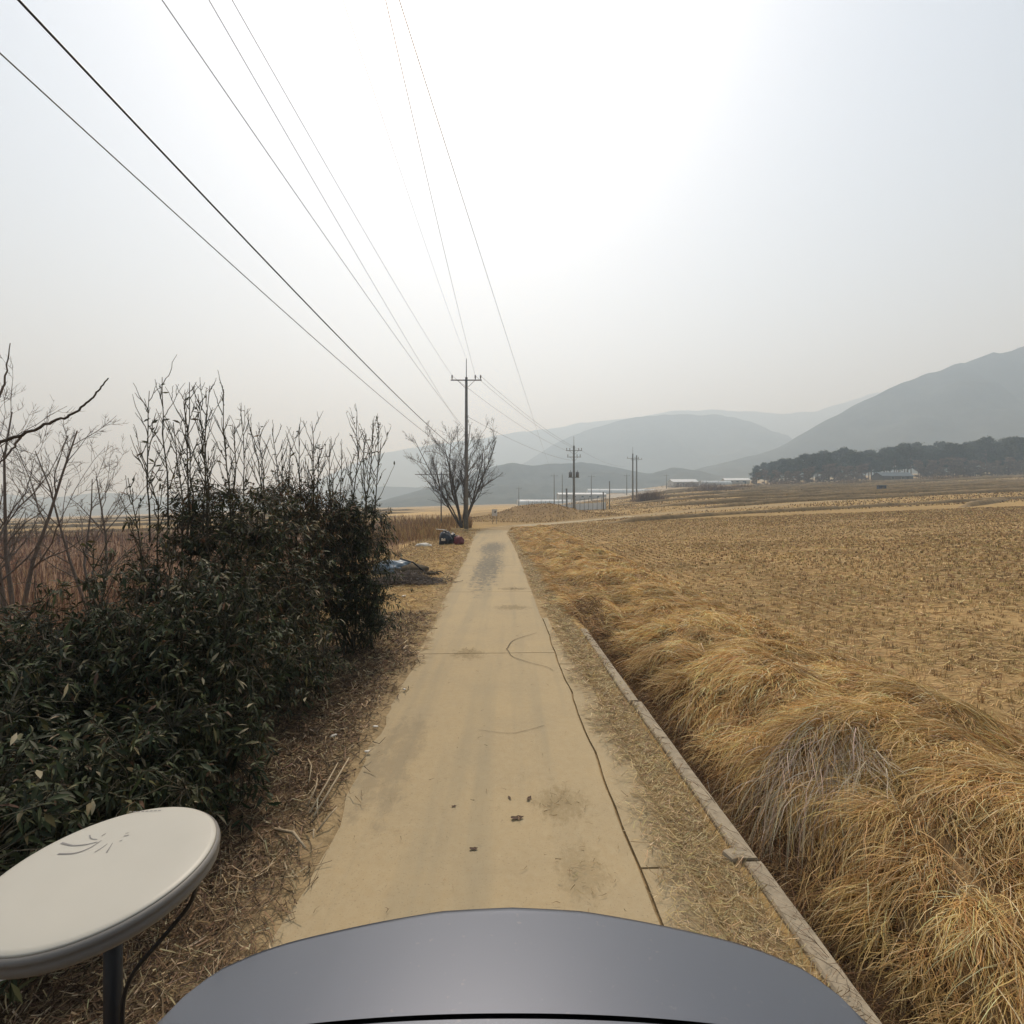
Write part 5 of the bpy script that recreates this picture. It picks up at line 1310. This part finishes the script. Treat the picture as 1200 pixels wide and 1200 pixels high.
# pale dry sticks on the left verge
M_stick = mat('bleached_stick', (0.36, 0.29, 0.19), 0.85, noise=(30, 0.25))
for i, (p, q, r_, lb) in enumerate([((362, 958), (396, 906), .009, 'longest pale dry stick leaning across the leaf litter'), ((367, 962), (409, 900), .010, 'thick pale dry stick lying beside the longest stick'), ((360, 950), (372, 925), .007, 'short pale stick crossing the foot of the stick pile'), ((371, 980), (395, 960), .008, 'pale stick pointing at the concrete edge'), ((322, 976), (358, 1010), .013, 'stout brown forked stick at the edge of the litter'), ((421, 899), (437, 888), .007, 'thin straw-coloured stick at the edge of the concrete'), ((361, 893), (362, 930), .007, 'thin upright dry stalk beside the stick pile'), ((360, 980), (367, 998), .008, 'stubby pale stick broken off near the litter edge')]):
    a = Vector((*gpt(*p), .03)); b = Vector((*gpt(*q), .10)); c = (a+b)/2+Vector((.02, .02, .03))
    o = MB().tube([a, c, b], [r_, r_*.9, r_*.6], 7).build('dry_stick', M_stick); tag(o, lb, 'stick')
# scraps of white litter
for i, (px, py, s_, lb) in enumerate([(431, 884, .07, 'crumpled white paper scrap at the edge of the concrete'), (391, 866, .08, 'pale torn wrapper lying in the hedge litter'), (474, 810, .06, 'small white scrap beside the lane past the stick pile'), (440, 855, .06, 'bright white scrap between the hedge and the lane'), (473, 700, .16, 'white scrap on the tan grass near the tarpaulin heap')]):
    x, yy = gpt(px, py); o = blob('paper_scrap', (s_*.5, s_*.28, s_*.12), 60+i, M_sack, None, .45, 2, 3.0); o.location = (x, yy, float(max(gz(x, yy), 0))+.03); o.rotation_euler[2] = i*1.1
    tag(o, lb, 'litter')

# ------------------------------------------------------------------ haze in the valley air
hz = bpy.data.materials.new('haze_air'); hz.use_nodes = True
hn = hz.node_tree; hn.nodes.clear()
pv_ = hn.nodes.new('ShaderNodeVolumePrincipled'); ho = hn.nodes.new('ShaderNodeOutputMaterial')
pv_.inputs['Color'].default_value = (0.62, 0.81, 1.0, 1); pv_.inputs['Absorption Color'].default_value = (0.60, 0.60, 0.60, 1); pv_.inputs['Density'].default_value = HAZE_DENSITY; pv_.inputs['Anisotropy'].default_value = 0.35
hn.links.new(pv_.outputs[0], ho.inputs['Volume'])
zs = [v.co.z for v in ground.data.vertices]; zmax = max(max((v.co.z for v in o.data.vertices)) for o in C.objects if o.type == 'MESH' and o.name.startswith('hill'))
zmax = max(zmax, max(zs))+15; zmin = min(min(zs), -45)-1.5
hb = MB().box((0, 0, (zmax+zmin)/2), (7400, 7400, zmax-zmin)).build('haze', hz); tag(hb, 'pale haze hanging in the valley air', 'haze', kind='stuff')
